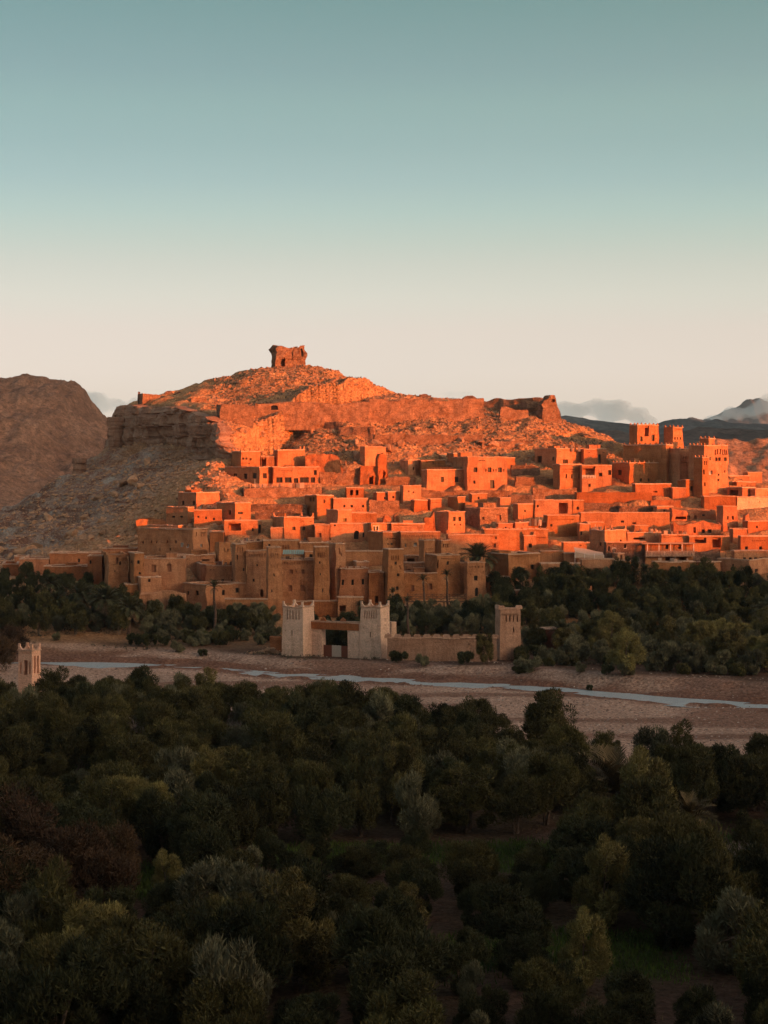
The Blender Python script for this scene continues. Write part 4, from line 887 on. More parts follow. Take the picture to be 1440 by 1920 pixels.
for i in range(2):
    o = MB(); o.v = [(0, i*.55, .55+i*.55), (1.15, i*.55, .55+i*.55), (1.25, i*.55+.5, 1.05+i*.55), (.1, i*.55+.5, 1.05+i*.55)]; o.v += [(x, y+.05, z-.04) for x, y, z in o.v]; o.f = [(0,1,2,3),(7,6,5,4),(0,4,5,1),(1,5,6,2),(2,6,7,3),(3,7,4,0)]; o.build('panel', M['panel'], sp)
o = MB(); o.tube([(0,-.04,.5),(.14,1.1,1.68)], [.05]*2, 4); o.tube([(1.15,-.04,.5),(1.32,1.1,1.68)], [.05]*2, 4); o.tube([(.1,0,.5),(.1,0,-2)], [.05]*2, 4); o.tube([(1.1,0,.5),(1.1,0,-2)], [.05]*2, 4); o.build('frame', M['white'], sp)
def clutter(label, px, py, d, n, wid, seed, cat='clutter', name='roof_clutter'):
    r = random.Random(seed); root = empty(name, W(px, py, d)); tag(root, label, cat)
    for i in range(n):
        o = MB(); x = r.uniform(0, wid); hh = r.uniform(.3, .9); ww = r.uniform(.15, .45); o.box(x-ww, x+ww, r.uniform(.4,.8), r.uniform(1.0,1.6), -.7, hh); o.build('bundle', M[r.choice(['cloth', 'pole', 'coping', 'wood', 'tarp'])], root)
    for i in range(max(2, n // 3)):
        o = MB(); x = r.uniform(0, wid); o.tube([(x, .5, -.7), (x + r.uniform(-.3,.3), .6, r.uniform(1.0, 1.9))], [.045, .035], 4); o.build('pole', M[r.choice(['white', 'wood', 'pole'])], root)
clutter('jumble of poles and bundles on the cluttered orange roof terrace', 1240, 1003, ray_d(1240, 1034), 9, 5.5, 1)
clutter('bundles and chairs on the crested terrace house roof', 1180, 999, ray_d(1176, 1026), 7, 6, 2)
clutter('small heap of goods on the dark red wall', 968, 980, ray_d(966, 1006), 6, 6, 3)
clutter('furniture under the awning on the kasbah facade roof', 536, 1050, ray_d(527, 1132) + 1, 5, 3.5, 4)
clutter('poles and goods on the roof of the half-lit corner house', 1110, 995, ray_d(1134, 1038) + 3, 6, 2.6, 5)
clutter('tables along the terrace in front of the row-of-windows house', 466, 912, ray_d(458, 938) + 2, 12, 15, 6)
clutter('bundles on the roof rail house top', 1050, 841, ray_d(1043, 884) + 2, 6, 5, 7)
clutter('planks and crates on the roof below the cave-like shed', 455, 1016, ray_d(452, 1044) + 1, 5, 4, 8)
clutter('poles leaning on the roof of the niche house', 405, 1061, ray_d(386, 1106) + 1.5, 5, 4, 9)
clutter('crates on the flat roof of the white-framed tree line house', 1236, 1054, ray_d(1228, 1086) + 1, 5, 6, 10)

# ------------------------------------------------------------------ ground meshes
def m_ground():
    t = NT('hill_ground', .98, .08); o = t.co('World')
    n1 = t.noise(o, .06, 6, .6); n2 = t.noise(o, .45, 6, .65); n3 = t.noise(o, 2.2, 6, .7)
    warm = t.mix(t.ramp(n2, [(.35, (0,0,0)), (.65, (1,1,1))]), (.68,.385,.19), (.42,.21,.10))
    strata = t.noise(t.co('World', (.10, .10, .42)), 1.0, 6, .7, 1.6)
    grey = t.mix(t.ramp(strata, [(.42, (0,0,0)), (.58, (1,1,1))]), (.47,.345,.27), (.29,.145,.10))
    grey = t.mix(t.ramp(t.noise(o, .11, 5, .6), [(.52, (0,0,0)), (.68, (1,1,1))]), grey, (.56,.47,.40))
    hillc = t.mix(t.attr('flank'), warm, grey)
    soil = t.mix(n2, (.17,.10,.07), (.11,.065,.045)); gravel = t.mix(t.ramp(n3, [(.35, (0,0,0)), (.7, (1,1,1))]), (.48,.295,.215), (.70,.495,.385))
    wet = t.mix(n2, (.26,.12,.08), (.19,.09,.06))
    c = t.mix(t.attr('gravel'), soil, gravel); c = t.mix(t.attr('wet'), c, wet)
    c = t.mix(t.attr('green'), c, t.mix(n3, (.03,.042,.012), (.07,.085,.025)))
    c = t.mix(t.attr('hill'), c, hillc)
    c = t.mix(1.0, c, t.ramp(n3, [(.3, (.5,.48,.46)), (.7, (1.35,1.33,1.3))]), 'MULTIPLY')
    c = t.mix(.6, c, t.ramp(n1, [(.3, (.72,.7,.68)), (.7, (1.2,1.2,1.2))]), 'MULTIPLY')
    h = t.math('ADD', t.math('MULTIPLY', n2, 1.4), n3); h = t.math('ADD', h, t.math('MULTIPLY', t.voro(o, 1.6), .7)); t.bump(h, .9, .5)
    return t.color(c)
M['ground'] = m_ground()
# open patches in the near grove: (px0, px1, d0, d1)
GRASS = [(480,1060,141,150), (810,1240,111,121), (235,340,131,142), (60,140,176,188), (1380,1460,148,156)]
BARE = [(1180,1460,101,107), (590,670,101,106)]
def patch(x, y, L, soft=2.0):
    d = np.zeros(np.shape(x))
    for a, b, d0, d1 in L:
        x0, x1 = (a - CX) / FPX * y, (b - CX) / FPX * y; n = 2.0 * vnoise(np.asarray(x)/4, np.asarray(y)/4)
        d = np.maximum(d, ss(-soft, soft, np.minimum(np.minimum(x - x0, x1 - x), np.minimum(y - d0, d1 - y)) + n))
    return d
def ground_sheet(name, xs, ys):
    X, Y = np.meshgrid(xs, ys); Z = ground_z(X, Y); sd, al = cliff_sd(X, Y)
    k = ss(300, 330, Y); r = Y - riv_y(X)
    flank = ss(6, -8, sd + 6 * vnoise(X/9, Y/9)) * ss(20, 42, al) * ss(335, 360, Y)
    bed = ss(edge_y(X) - 2, edge_y(X) + 4, Y) * (1 - ss(9, 16, r + 3*vnoise(X/6, Y/6)))
    wet = (1 - ss(5.5, 8.5, np.abs(r) + 2*vnoise(X/5, Y/3))) + .8 * ss(.1, .5, vnoise(X/26, Y/5)) * bed
    green = np.maximum(patch(X, Y, GRASS) * .9, .25 * (1 - ss(225, 240, Y)) * ss(-.2, .5, vnoise(X/8, Y/8))) * (1 - patch(X, Y, BARE)) * (Y < edge_y(X) - 3)
    at = {'hill': ('POINT', k.ravel()), 'flank': ('POINT', flank.ravel()), 'gravel': ('POINT', np.clip(bed, 0, 1).ravel()), 'wet': ('POINT', np.clip(wet, 0, 1).ravel()*.85), 'green': ('POINT', np.clip(green, 0, 1).ravel())}
    o = grid_mesh(name, X, Y, Z, M['ground'], at); tag(o, kind='structure'); return o
ground_sheet('ground', np.arange(-112, 128, .9), np.concatenate([np.arange(42, 245, 1.1), np.arange(245, 320, .7), np.arange(320, 500, .62), np.arange(500, 700, 4)]))

# river
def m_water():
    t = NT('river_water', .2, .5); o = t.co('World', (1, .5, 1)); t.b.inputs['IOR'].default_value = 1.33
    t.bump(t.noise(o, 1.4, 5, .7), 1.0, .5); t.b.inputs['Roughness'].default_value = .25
    return t.color(t.mix(t.noise(o, .12, 3), (.46,.53,.54), (.56,.64,.65)))  # milky water; bluish base also stands in for sky reflected off ripples
xs = np.arange(-110, 128, 1.0); V = []; F = []
for x in xs:
    y = float(riv_y(x)) - 1.2 * float(vnoise(x/15.0, 3.3))
    V += [(x, y - 7, -1.0), (x, y + 7, -1.0)]
for i in range(len(xs) - 1): F.append((2*i, 2*i+2, 2*i+3, 2*i+1))
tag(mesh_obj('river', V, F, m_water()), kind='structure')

# cliff band
def m_cliff():
    t = NT('cliff_rock', .95, .1); o = t.co('World')
    st = t.noise(t.co('World', (.05, .05, .9)), 1.0, 5, .6, .3); n = t.noise(o, .5, 7, .65); n3 = t.noise(o, 2.5, 6, .7)
    c = t.mix(t.ramp(st, [(.4, (0,0,0)), (.6, (1,1,1))]), (.44,.265,.18), (.29,.155,.10))
    c = t.mix(t.ramp(t.noise(t.co('World', (.5,.5,.12)), 1, 4), [(.55, (0,0,0)), (.72, (.8,.8,.8))]), c, (.5,.37,.28))
    c = t.mix(1.0, c, t.ramp(n3, [(.25, (.62,.6,.58)), (.75, (1.28,1.28,1.28))]), 'MULTIPLY')
    t.bump(t.math('ADD', n, t.math('MULTIPLY', n3, .5)), 1.0, .5); return t.color(c)
M['cliff'] = m_cliff()
def cliff_band():
    P = [Vector((x, y)) for x, y in CLIFF[1:-1]]; pts = []
    for i in range(len(P) - 1):
        L = (P[i+1] - P[i]).length; n = int(L / .5)
        for j in range(n): pts.append(P[i].lerp(P[i+1], j / n))
    sm = np.array([tuple(p) for p in pts]); 
    for _ in range(12): sm[1:-1] = (sm[:-2] + sm[1:-1] * 2 + sm[2:]) / 4
    tn = np.gradient(sm, axis=0); tn /= np.linalg.norm(tn, axis=1)[:, None]; out = np.stack([-tn[:,1], tn[:,0]], 1)   # outward: away from the hill
    n = len(sm); ins = sm - out * 2.2; zt = ground_z(ins[:,0], ins[:,1], False, False); ou = sm + out * 2.6; zb = ground_z(ou[:,0], ou[:,1], False, False) - 2.0
    for a in (zt, zb):
        for _ in range(6): a[1:-1] = (a[:-2] + a[1:-1]*2 + a[2:]) / 4
    m = 44; s = np.arange(n) * .5
    S, K = np.meshgrid(s, np.linspace(0, 1, m), indexing='ij'); Zt = zt[:, None] + .5 * vnoise(S/4, S*0+.3); Z = zb[:, None] + (Zt - zb[:, None]) * K
    cs = np.floor(S / 5.5 + .6 * vnoise(S/9, Z/3)); cz = np.floor(Z / 3.1 + .25 * vnoise(S/7, Z*0+2.2))
    blk = _G[_P[(_P[(cs.astype(int)) & 255] + cz.astype(int)) & 255]]
    fz = Z / 3.1 - np.floor(Z / 3.1); crack = (1 - ss(0, .10, fz)) * .8
    fs = S / 5.5 + .6 * vnoise(S/9, Z/3); fs = fs - np.floor(fs); crack = crack + (1 - ss(0, .06, np.minimum(fs, 1 - fs))) * .5
    off = 1.7 * (1 - K) ** 1.6 + .95 * blk + .9 * fbm(S/6, Z/5, 3.3, 5) + .25 * fbm(S/1.2, Z/1.2, 7.7, 3) - crack
    under = ss(.12, .2, K) * (1 - ss(.2, .34, K)); off = off - 1.0 * under
    off = off + .6 * ss(.5, .62, K) * (1 - ss(.86, .98, K)) - 3.0 * ss(.985, 1.0, K)
    fade = (ss(4, 14, S) * (1 - ss(s[-1]-10, s[-1]-2, S))); off = off * fade - 2.5 * (1 - fade)
    X = sm[:, 0][:, None] + out[:, 0][:, None] * (off + 1.0); Y = sm[:, 1][:, None] + out[:, 1][:, None] * (off + 1.0)
    Z = Z - 1.2 * (1 - fade)
    return tag(grid_mesh('cliff', X, Y, Z, M['cliff'], smooth=False), kind='structure')
cliff_band()

# boulders and rubble
_T = ['', 'twenty', 'thirty', 'forty', 'fifty', 'sixty']
ORD = ['first','second','third','fourth','fifth','sixth','seventh','eighth','ninth','tenth','eleventh','twelfth','thirteenth','fourteenth','fifteenth','sixteenth','seventeenth','eighteenth','nineteenth','twentieth']
def ordn(i):
    i += 1
    if i <= 20: return ORD[i-1]
    return ['thirtieth', 'fortieth', 'fiftieth', 'sixtieth', 'seventieth'][i//10 - 3] if i % 10 == 0 else _T[i//10 - 1] + '-' + ORD[i % 10 - 1]
def rock_mesh(seed, sub=2, name='boulder', mat='rock'):
    bm = bmesh.new(); bmesh.ops.create_icosphere(bm, subdivisions=sub, radius=1.0); r = np.random.default_rng(seed)
    planes = [(Vector(r.normal(size=3)).normalized(), r.uniform(.42, .8)) for _ in range(15)]
    for v in bm.verts:
        c = v.co.copy()
        for nrm, q in planes:
            e = c.dot(nrm) - q
            if e > 0: c -= nrm * e * .96
        v.co = c * (1 + .22 * float(fbm(c.x*1.5+seed, c.y*1.5, c.z*1.5, 3)))
    me = bpy.data.meshes.new(name); bm.to_mesh(me); bm.free(); me.materials.append(M[mat]); return me
ROCKS = [rock_mesh(i, 3) for i in range(6)]
_HX = np.arange(-112, 128, .8); _HY = np.arange(60, 500, .8); _hx, _hy = np.meshgrid(_HX, _HY); _HZ = ground_z(_hx, _hy)
gz1 = lambda x, y: float(look(_HX, _HY, _HZ, np.array([x]), np.array([y]))[0])
gzn = lambda x, y: look(_HX, _HY, _HZ, x, y)
def boulder(px, py, wpx, hpx, label, group=None, d=None, name='boulder'):
    d = d or ray_d(px, py + hpx * .4); x = (px - CX) / FPX * d; w = wpx / FPX * d / 2; h = hpx / FPX * d / 2
    o = bpy.data.objects.new(name, random.choice(ROCKS)); o.location = (x, d, gz1(x, d) + h * .25); o.scale = (w * 1.15, w * random.uniform(.8, 1.2), h * 1.15)
    o.rotation_euler = (random.uniform(-.25,.25), random.uniform(-.25,.25), random.uniform(0, 6.3)); link(o); return tag(o, label, 'boulder', group)
boulder(48, 1018, 44, 34, 'largest rounded boulder above the last huts at the cliff foot'); boulder(66, 1004, 30, 24, 'boulder leaning behind the largest one above the huts')
def slab_rock(px, y0, y1, wpx, d, n, label, seed):
    r = random.Random(seed); b = MB(); z0 = W(px, y1, d).z; H_ = (y1 - y0) / FPX * d; z = -1.5; sc = wpx / FPX * d / 2
    for i in range(n):
        hh = (H_ + 1.5) / n * r.uniform(.75, 1.25); k0 = len(b.v); m_ = 11; ph = r.uniform(0, 6); q = sc * r.uniform(.82, 1.08)
        for zz, e in ((z, .95), (z + hh * .25, 1.02), (z + hh * .9, 1.0), (z + hh, .9)):
            for j in range(m_): a = 6.283 * j / m_; rad = q * e * (1 + .14 * math.sin(2*a + ph) + .10 * math.sin(5*a + ph*2) + r.uniform(-.05, .05)); b.v.append((rad * math.cos(a), rad * math.sin(a) * .9, zz + r.uniform(-.08, .08)))
        for k in range(3):
            for j in range(m_): b.f.append((k0 + k*m_ + j, k0 + k*m_ + (j+1) % m_, k0 + (k+1)*m_ + (j+1) % m_, k0 + (k+1)*m_ + j))
        b.f.append(tuple(k0 + 3*m_ + j for j in range(m_))); z += hh
    o = b.build('rock_pillar', M['cliff']); o.location = ((px - CX) / FPX * d, d, z0); return tag(o, label, 'rock')
slab_rock(149, 857, 892, 26, 478, 4, 'squat layered rock pillar standing alone on the skyline slope', 3)
slab_rock(219, 786, 850, 30, 480, 5, 'bulging dark layered rock at the outer end of the cliff', 8)
BIGB = sorted(((20,1030,20),(98,1028,18),(112,1024,16),(135,998,24),(160,962,20),(118,955,18),(72,1040,16),(186,925,22),(232,900,26),(250,895,22),(262,918,18),(280,900,16),(215,935,18),(90,975,20),(40,985,18),(140,1030,16),(170,1005,15),(12,1005,16),(300,880,18),(330,872,14),(240,945,15),(190,970,16),(60,960,14)))
for i, (px, py, w) in enumerate(BIGB): boulder(px, py, w * 1.15, w * random.uniform(.7, 1.0), 'big brown boulder on the shaded slope, %s from the left of its kind' % ordn(i), 'big boulders on the shaded slope')
rr = random.Random(5); k = 0
while k < 130:
    px, py = rr.uniform(-10, 420), rr.uniform(865, 1045)
    if px > 250 + (1045 - py) * 1.2 or py < 1000 - px * .75 + rr.uniform(0, 20): continue
    w = 5 + 13 * rr.random() ** 1.9; boulder(px, py, w, w * rr.uniform(.55, .9), 'small angular boulder scattered on the shaded cliff-side slope', 'small boulders on the shaded slope'); k += 1
k = 0
while k < 150:
    px, py = rr.uniform(420, 1090), rr.uniform(792, 866)
    if py > 850 and px < 640 or (px > 1000 and py > 835): continue
    w = 5 + 17 * rr.random() ** 2.4; w *= 1.35 if 820 < py < 862 and 640 < px < 980 else .8
    boulder(px, py, w, w * rr.uniform(.5, .8), 'pale weathered boulder on the sunlit slope under the rampart', 'boulders on the sunlit slope'); k += 1
def scatter_stones(name, label, pts, sizes, mat, cat='stones'):
    base = np.array([(1,0,0),(-.5,.87,0),(-.5,-.87,0),(.35,.2,.75),(-.45,-.1,.6)]); fc = [(0,1,3),(1,4,3),(1,2,4),(2,0,3),(2,3,4),(0,2,1)]
    n = len(pts); r = np.random.default_rng(11); a = r.uniform(0, 6.28, n); V = np.repeat(base[None], n, 0) * sizes[:, None, None]
    V = V * (1 + .35 * r.uniform(-1, 1, V.shape)); ca, sa = np.cos(a)[:, None], np.sin(a)[:, None]
    x = V[..., 0]*ca - V[..., 1]*sa; y = V[..., 0]*sa + V[..., 1]*ca; z = V[..., 2] * .8 - sizes[:, None] * .12
    P = np.stack([x, y, z], -1) + pts[:, None, :]; F = (np.array(fc)[None] + (np.arange(n) * 5)[:, None, None]).reshape(-1, 3)
    tone = np.repeat(r.random(n) ** 2.0, 5)
    o = mesh_obj(name, P.reshape(-1, 3), F, M[mat], attrs={'tone': ('POINT', tone)}); return tag(o, label, cat, kind='stuff')
r_ = np.random.default_rng(21)
n = 26000; px = r_.uniform(400, 1150, n); d_ = r_.uniform(425, 492, n); X = (px - CX)/FPX*d_; s_ = .12 + .75 * r_.random(n) ** 4
scatter_stones('rubble', 'loose rubble covering the sunlit upper slope', np.stack([X, d_, gzn(X, d_)], 1), s_, 'rock')
n = 16000; px = r_.uniform(-40, 430, n); d_ = r_.uniform(375, 480, n); X = (px - CX)/FPX*d_; sd, al = cliff_sd(X, d_); q = sd < -1; X = X[q]; d_ = d_[q]; s_ = .12 + .8 * r_.random(len(X)) ** 4
scatter_stones('scree', 'broken scree on the shaded cliff-side slope', np.stack([X, d_, gzn(X, d_)], 1), s_, 'rock')
n = 42000; px = r_.uniform(-30, 1470, n); d_ = r_.uniform(165, 305, n); X = (px - CX)/FPX*d_; rr_ = d_ - riv_y(X)
q = (d_ > edge_y(X) - 1) & (rr_ < 22) & ((np.abs(rr_) > 4.5)) & (r_.random(n) < np.where(rr_ > 8, .35, 1.0)); X = X[q]; d_ = d_[q]; s_ = .05 + .22 * r_.random(len(X)) ** 5
scatter_stones('river_pebbles', 'pale pebbles and cobbles strewn over the dry riverbed', np.stack([X, d_, gzn(X, d_)], 1), s_, 'pebble')
# rubble heaps at the gate
n = 500; px = r_.normal(500, 13, n); d_ = 303 + r_.uniform(-1.5, 1.5, n); X = (px - CX)/FPX*d_; s_ = .12 + .2 * r_.random(n); hz = .9 * np.exp(-((px-508)/16)**2) * r_.random(n)
scatter_stones('stone_heap', 'heap of orange stones at the foot of the gate tower', np.stack([X, d_, gzn(X, d_) + hz], 1), s_, 'rock')

# ------------------------------------------------------------------ surrounding land: viewpoint hill, sunward ridge, far mountains
def m_land(name, ca, cb, sc=1.0, cc=None):
    t = NT(name, .98, .05); o = t.co('World'); n1 = t.noise(o, .012*sc, 7, .62); n2 = t.noise(o, .07*sc, 7, .68)
    c = t.mix(t.ramp(n1, [(.35, (0,0,0)), (.65, (1,1,1))]), ca, cb)
    if cc: c = t.mix(t.ramp(t.noise(t.co('World', (.004*sc, .004*sc, .05*sc)), 1.0, 5, .6, .4), [(.48, (0,0,0)), (.6, (1,1,1))]), c, cc)
    c = t.mix(1.0, c, t.ramp(n2, [(.3, (.45,.44,.42)), (.7, (1.45,1.42,1.4))]), 'MULTIPLY')
    c = t.mix(.8, c, t.ramp(t.noise(o, .35*sc/1.5, 6, .75), [(.36, (.4,.38,.36)), (.52, (1.15,1.13,1.1))]), 'MULTIPLY')
    t.bump(t.math('ADD', n2, t.math('MULTIPLY', t.noise(o, .3*sc, 6, .7), .5)), 1.0, 2.0/sc); return t.color(c)
M['land'] = m_land('dry_land', (.34,.23,.16), (.24,.15,.105), 1.5)
M['land_brown'] = m_land('brown_mountain', (.34,.19,.125), (.22,.115,.075), 3.2)
M['land_red'] = m_land('red_hill', (.40,.24,.155), (.30,.165,.105), 3.0)
M['land_far'] = m_land('far_mountain', (.14,.13,.12), (.085,.08,.075), .3)
M['land_mid'] = m_land('far_brown_ridge', (.20,.15,.115), (.12,.09,.075), .4)
# outer sheet of dry land all round, out to the far mountains
def axis(lo, hi, ilo, ihi, st, big):
    a = list(np.arange(ilo, ihi + .1, st)); x = ihi
    s = st
    while x < hi: s = min(s * 1.35, big); x += s; a.append(x)
    x = ilo; s = st
    while x > lo: s = min(s * 1.35, big); x -= s; a.insert(0, x)
    return np.array(a)
RIDGE = [(640, -900, 230), (610, -500, 205), (600, -250, 168), (600, -165, 138), (600, -50, 105), (600, -31, 97), (600, -5, 93.5), (600, 25, 85), (610, 120, 64), (625, 290, 46), (650, 440, 46), (690, 520, 85), (730, 580, 270), (800, 740, 360), (880, 960, 410), (1080, 1500, 500), (1500, 2300, 620), (2300, 3300, 740), (3200, 4300, 820)]  # far end is unseen, added to keep sun off the distant mountains
def ridge_h(x, y):
    x = np.asarray(x, float); best = np.zeros(x.shape); 
    for (ax, ay, ah), (bx, by, bh) in zip(RIDGE[:-1], RIDGE[1:]):
        L = math.hypot(bx-ax, by-ay); ux, uy = (bx-ax)/L, (by-ay)/L; t = np.clip((x-ax)*ux + (y-ay)*uy, 0, L)
        dd = np.hypot(x-ax-ux*t, y-ay-uy*t); h = ah + (bh-ah)*t/L
        best = np.maximum(best, h * np.clip(1 - dd / (h * 1.15 + 60), 0, 1))
    return best
def view_hill(x, y):
    q = -y + 8 * vnoise(x/60, y/60); up = 28.6 + np.clip(q - 40, 0, 190) * .95  # unseen rear slope, made high and wide to block sky glow from near grove
    dn = 28.6 - np.clip(y + 1, 0, None) * .74
    h = np.where(y < -1, up, dn); side = ss(400, 260, np.abs(x - 40)); return np.maximum(h * side, -3)
def outer_h(x, y):
    h = np.maximum(ridge_h(x, y), np.where(y < 60, view_hill(x, y), -3)); h = np.maximum(h, -3.0)
    inside = ss(-122, -108, x) * ss(138, 124, x) * ss(30, 44, y) * ss(705, 690, y)
    fl = 1.5 * fbm(x/120, y/120, 0, 4) * ss(0, 60, np.hypot(x, np.maximum(np.abs(y-350)-350, 0)) - 100)
    h = h - 3.0 * (np.abs(x) < 70) * (y > -70) * (y < 45)
    return np.where(inside > 0, -6.0 * inside + h * 0, h + fl)
gx = axis(-3700, 4000, -200, 800, 12, 160); gy = axis(-1300, 7600, -260, 760, 12, 160)
X, Y = np.meshgrid(gx, gy); Z = outer_h(X, Y); tag(grid_mesh('outer_land', X, Y, Z, M['land']), kind='structure')
xs = np.arange(-84, 84.1, 3); ys = np.arange(-84, 44.1, 2.0)      # the slope under the viewpoint, finer
X, Y = np.meshgrid(xs, ys); Z = view_hill(X, Y) + .1 * vnoise(X/2, Y/2); tag(grid_mesh('viewpoint_slope', X, Y, Z, M['land']), kind='structure')

def mountain(name, prof, d, depth, mat, seed, rough=.12, kind='structure', nx=150, ny=60, front=.42, rs=1.0):
    """a mountain whose skyline follows prof (px, py) at distance d and falls away in front and behind"""
    ppx = [p for p, q in prof]; pz = [EYE + (HY - q) / FPX * d for p, q in prof]
    u = np.linspace(ppx[0], ppx[-1], nx); crest = np.interp(u, ppx, pz)
    v = np.linspace(0, 1, ny); U, Vv = np.meshgrid(u, v); C = np.broadcast_to(crest, U.shape)
    Yd = d - depth * front + depth * Vv; X = (U - CX) / FPX * d
    t = np.where(Vv < front, Vv / front, (1 - Vv) / (1 - front)); s = t ** 1.05
    hmax = crest.max(); Z = C * s
    L = depth * .22 * rs
    rid = (1 - 2 * np.abs(vnoise(X/L + seed, Yd/(L*2.2), seed))) * .6 + fbm(X/(L*.35) + seed, Yd/(L*.5), seed, 5) * .5
    bank = np.where(Vv < front, 1.0, .6) * np.sin(np.pi * np.clip(t, 0, 1)) ** .8
    Z = Z + rid * rough * hmax * bank * .9 + rough * .22 * hmax * fbm(X/(L*.12), Yd/(L*.12), seed, 4) * np.clip(t * 3, 0, 1)
    Z = np.where(t < .03, -8, Z)
    return tag(grid_mesh(name, X, Yd, Z, M[mat]), kind=kind)
mountain('mountain', [(-420, 760), (-250, 742), (-120, 722), (-30, 708), (30, 706), (75, 708), (100, 716), (135, 722), (152, 726), (160, 738), (178, 762), (196, 785), (212, 802), (230, 815), (260, 845), (300, 872), (340, 884)], 1500, 800, 'land_brown', 2.3, .17, nx=340, ny=230, front=.5, rs=.6)
mountain('red_hillside', [(1180, 880), (1230, 862), (1270, 846), (1310, 824), (1340, 820), (1370, 823), (1410, 824), (1450, 821), (1520, 818), (1620, 822), (1760, 850)], 640, 190, 'land_red', 5.1, .10, nx=170, ny=110, front=.55)
mountain('far_brown_hills', [(1000, 846), (1070, 826), (1100, 806), (1160, 806), (1230, 816), (1280, 808), (1310, 799), (1360, 802), (1440, 806), (1540, 800), (1700, 815), (1900, 850)], 2600, 900, 'land_mid', 1.4, .10, nx=200)
mountain('far_dark_ridge', [(120, 872), (205, 792), (240, 772), (280, 790), (420, 830), (640, 850), (850, 830), (960, 806), (1040, 782), (1062, 779), (1100, 784), (1150, 791), (1190, 796), (1230, 797), (1247, 790), (1262, 786), (1290, 787), (1320, 792), (1343, 785), (1365, 791), (1400, 794), (1460, 796), (1600, 790), (1800, 830)], 4600, 1500, 'land_far', 3.7, .08, nx=260)
mountain('cloud_peak', [(1210, 830), (1270, 800), (1290, 785), (1300, 783), (1318, 786), (1330, 782), (1345, 776), (1372, 764), (1390, 758), (1400, 750), (1407, 746), (1414, 748), (1424, 747), (1440, 756), (1470, 748), (1520, 752), (1600, 780), (1700, 820)], 9300, 1800, 'land_far', 8.2, .10, nx=200)

# ------------------------------------------------------------------ vegetation
def leaves(r, cen, rad, n, ll, lw, up=.5, shell=.5, droop=0.0):
    """n narrow leaf sprays through an ellipsoid; returns verts (n,4,3) and tone (n)"""
    v = r.normal(size=(n, 3)); v /= np.linalg.norm(v, axis=1)[:, None]; q = shell + (1 - shell) * r.random(n) ** .6
    p = cen + v * q[:, None] * rad; dr = v * .7 + r.normal(size=(n, 3)) * .45 + np.array([0, 0, up]) - np.array([0, 0, droop]); dr /= np.linalg.norm(dr, axis=1)[:, None]
    sd = np.cross(dr, r.normal(size=(n, 3))); sd /= np.linalg.norm(sd, axis=1)[:, None]
    L = ll * r.uniform(.6, 1.3, n)[:, None]; Wd = lw * r.uniform(.6, 1.3, n)[:, None]
    Q = np.stack([p - dr*L*.5, p + sd*Wd*.5, p + dr*L*.5, p - sd*Wd*.5], 1); return Q, r.random(n)
def leaf_mesh(name, parts, mat):
    V = np.concatenate([a for a, t in parts]).reshape(-1, 3); n = len(V) // 4; F = np.arange(4*n).reshape(n, 4); T = np.repeat(np.concatenate([t for a, t in parts]), 4)
    me = bpy.data.meshes.new(name); me.from_pydata(V.tolist(), [], F.tolist()); a = me.attributes.new('tone', 'FLOAT', 'POINT'); a.data.foreach_set('value', T.astype(np.float32)); me.materials.append(M[mat]); return me
def broad_proto(seed, mat, h=6.0, w=6.0, nclump=26, nleaf=230, ll=.42, lw=.13, trunk_h=.3, up=.55, stems=3, low=.18, droop=0):
    r = np.random.default_rng(seed); b = MB(); parts = []; cl = []
    for i in range(nclump):
        a = r.uniform(0, 6.28); z = low + (1 - low) * r.random() ** .8; prof = math.sin(math.pi * min(max((z - low*.6) / (1.12 - low*.6), 0), 1)) ** .6
        q = prof * (.35 + .65 * math.sqrt(r.random())); c = np.array([math.cos(a)*q*w*.38*(1+.28*math.sin(2*a+seed)), math.sin(a)*q*w*.38*(1+.28*math.sin(2*a+seed)), z*h*.86*(1+.16*math.sin(a*1.5+seed*2.1))]); s = r.uniform(.55, 1.25) * w * .135
        cl.append(c); tn = r.uniform(.15, .75)
        Q, t = leaves(r, c, np.array([s, s, s*r.uniform(.9, 1.5)]), nleaf, ll, lw, up, .35, droop); parts.append((Q, np.clip(tn + .5*(t-.5), 0, 1)))
        Q, t = leaves(r, c, np.array([s, s, s])*1.12, nleaf // 4, ll*1.7, lw*.65, up + .35, .85, droop); parts.append((Q, np.clip(tn + .15 + .5*(t-.5), 0, 1)))
    for i in range(stems):
        a = 6.28*i/stems + r.uniform(-.4,.4); p0 = (math.cos(a)*.12*w/6, math.sin(a)*.12*w/6, -.3); tgt = cl[r.integers(len(cl))]
        m1 = (math.cos(a)*.35*w/6, math.sin(a)*.35*w/6, trunk_h*h*.6); m2 = (tgt[0]*.45, tgt[1]*.45, (trunk_h*h + tgt[2])*.5)
        b.tube([p0, m1, m2, tuple(tgt)], [.15*w/6+.03, .12*w/6+.02, .07*w/6+.01, .02], 5)
        for j in range(3): t2 = cl[r.integers(len(cl))]; b.tube([m2, tuple((np.array(m2)+t2)*.5 + r.normal(size=3)*.15), tuple(t2)], [.05, .035, .012], 4)
    return leaf_mesh('crown', parts, mat), b.mesh('trunk', M['bark'])
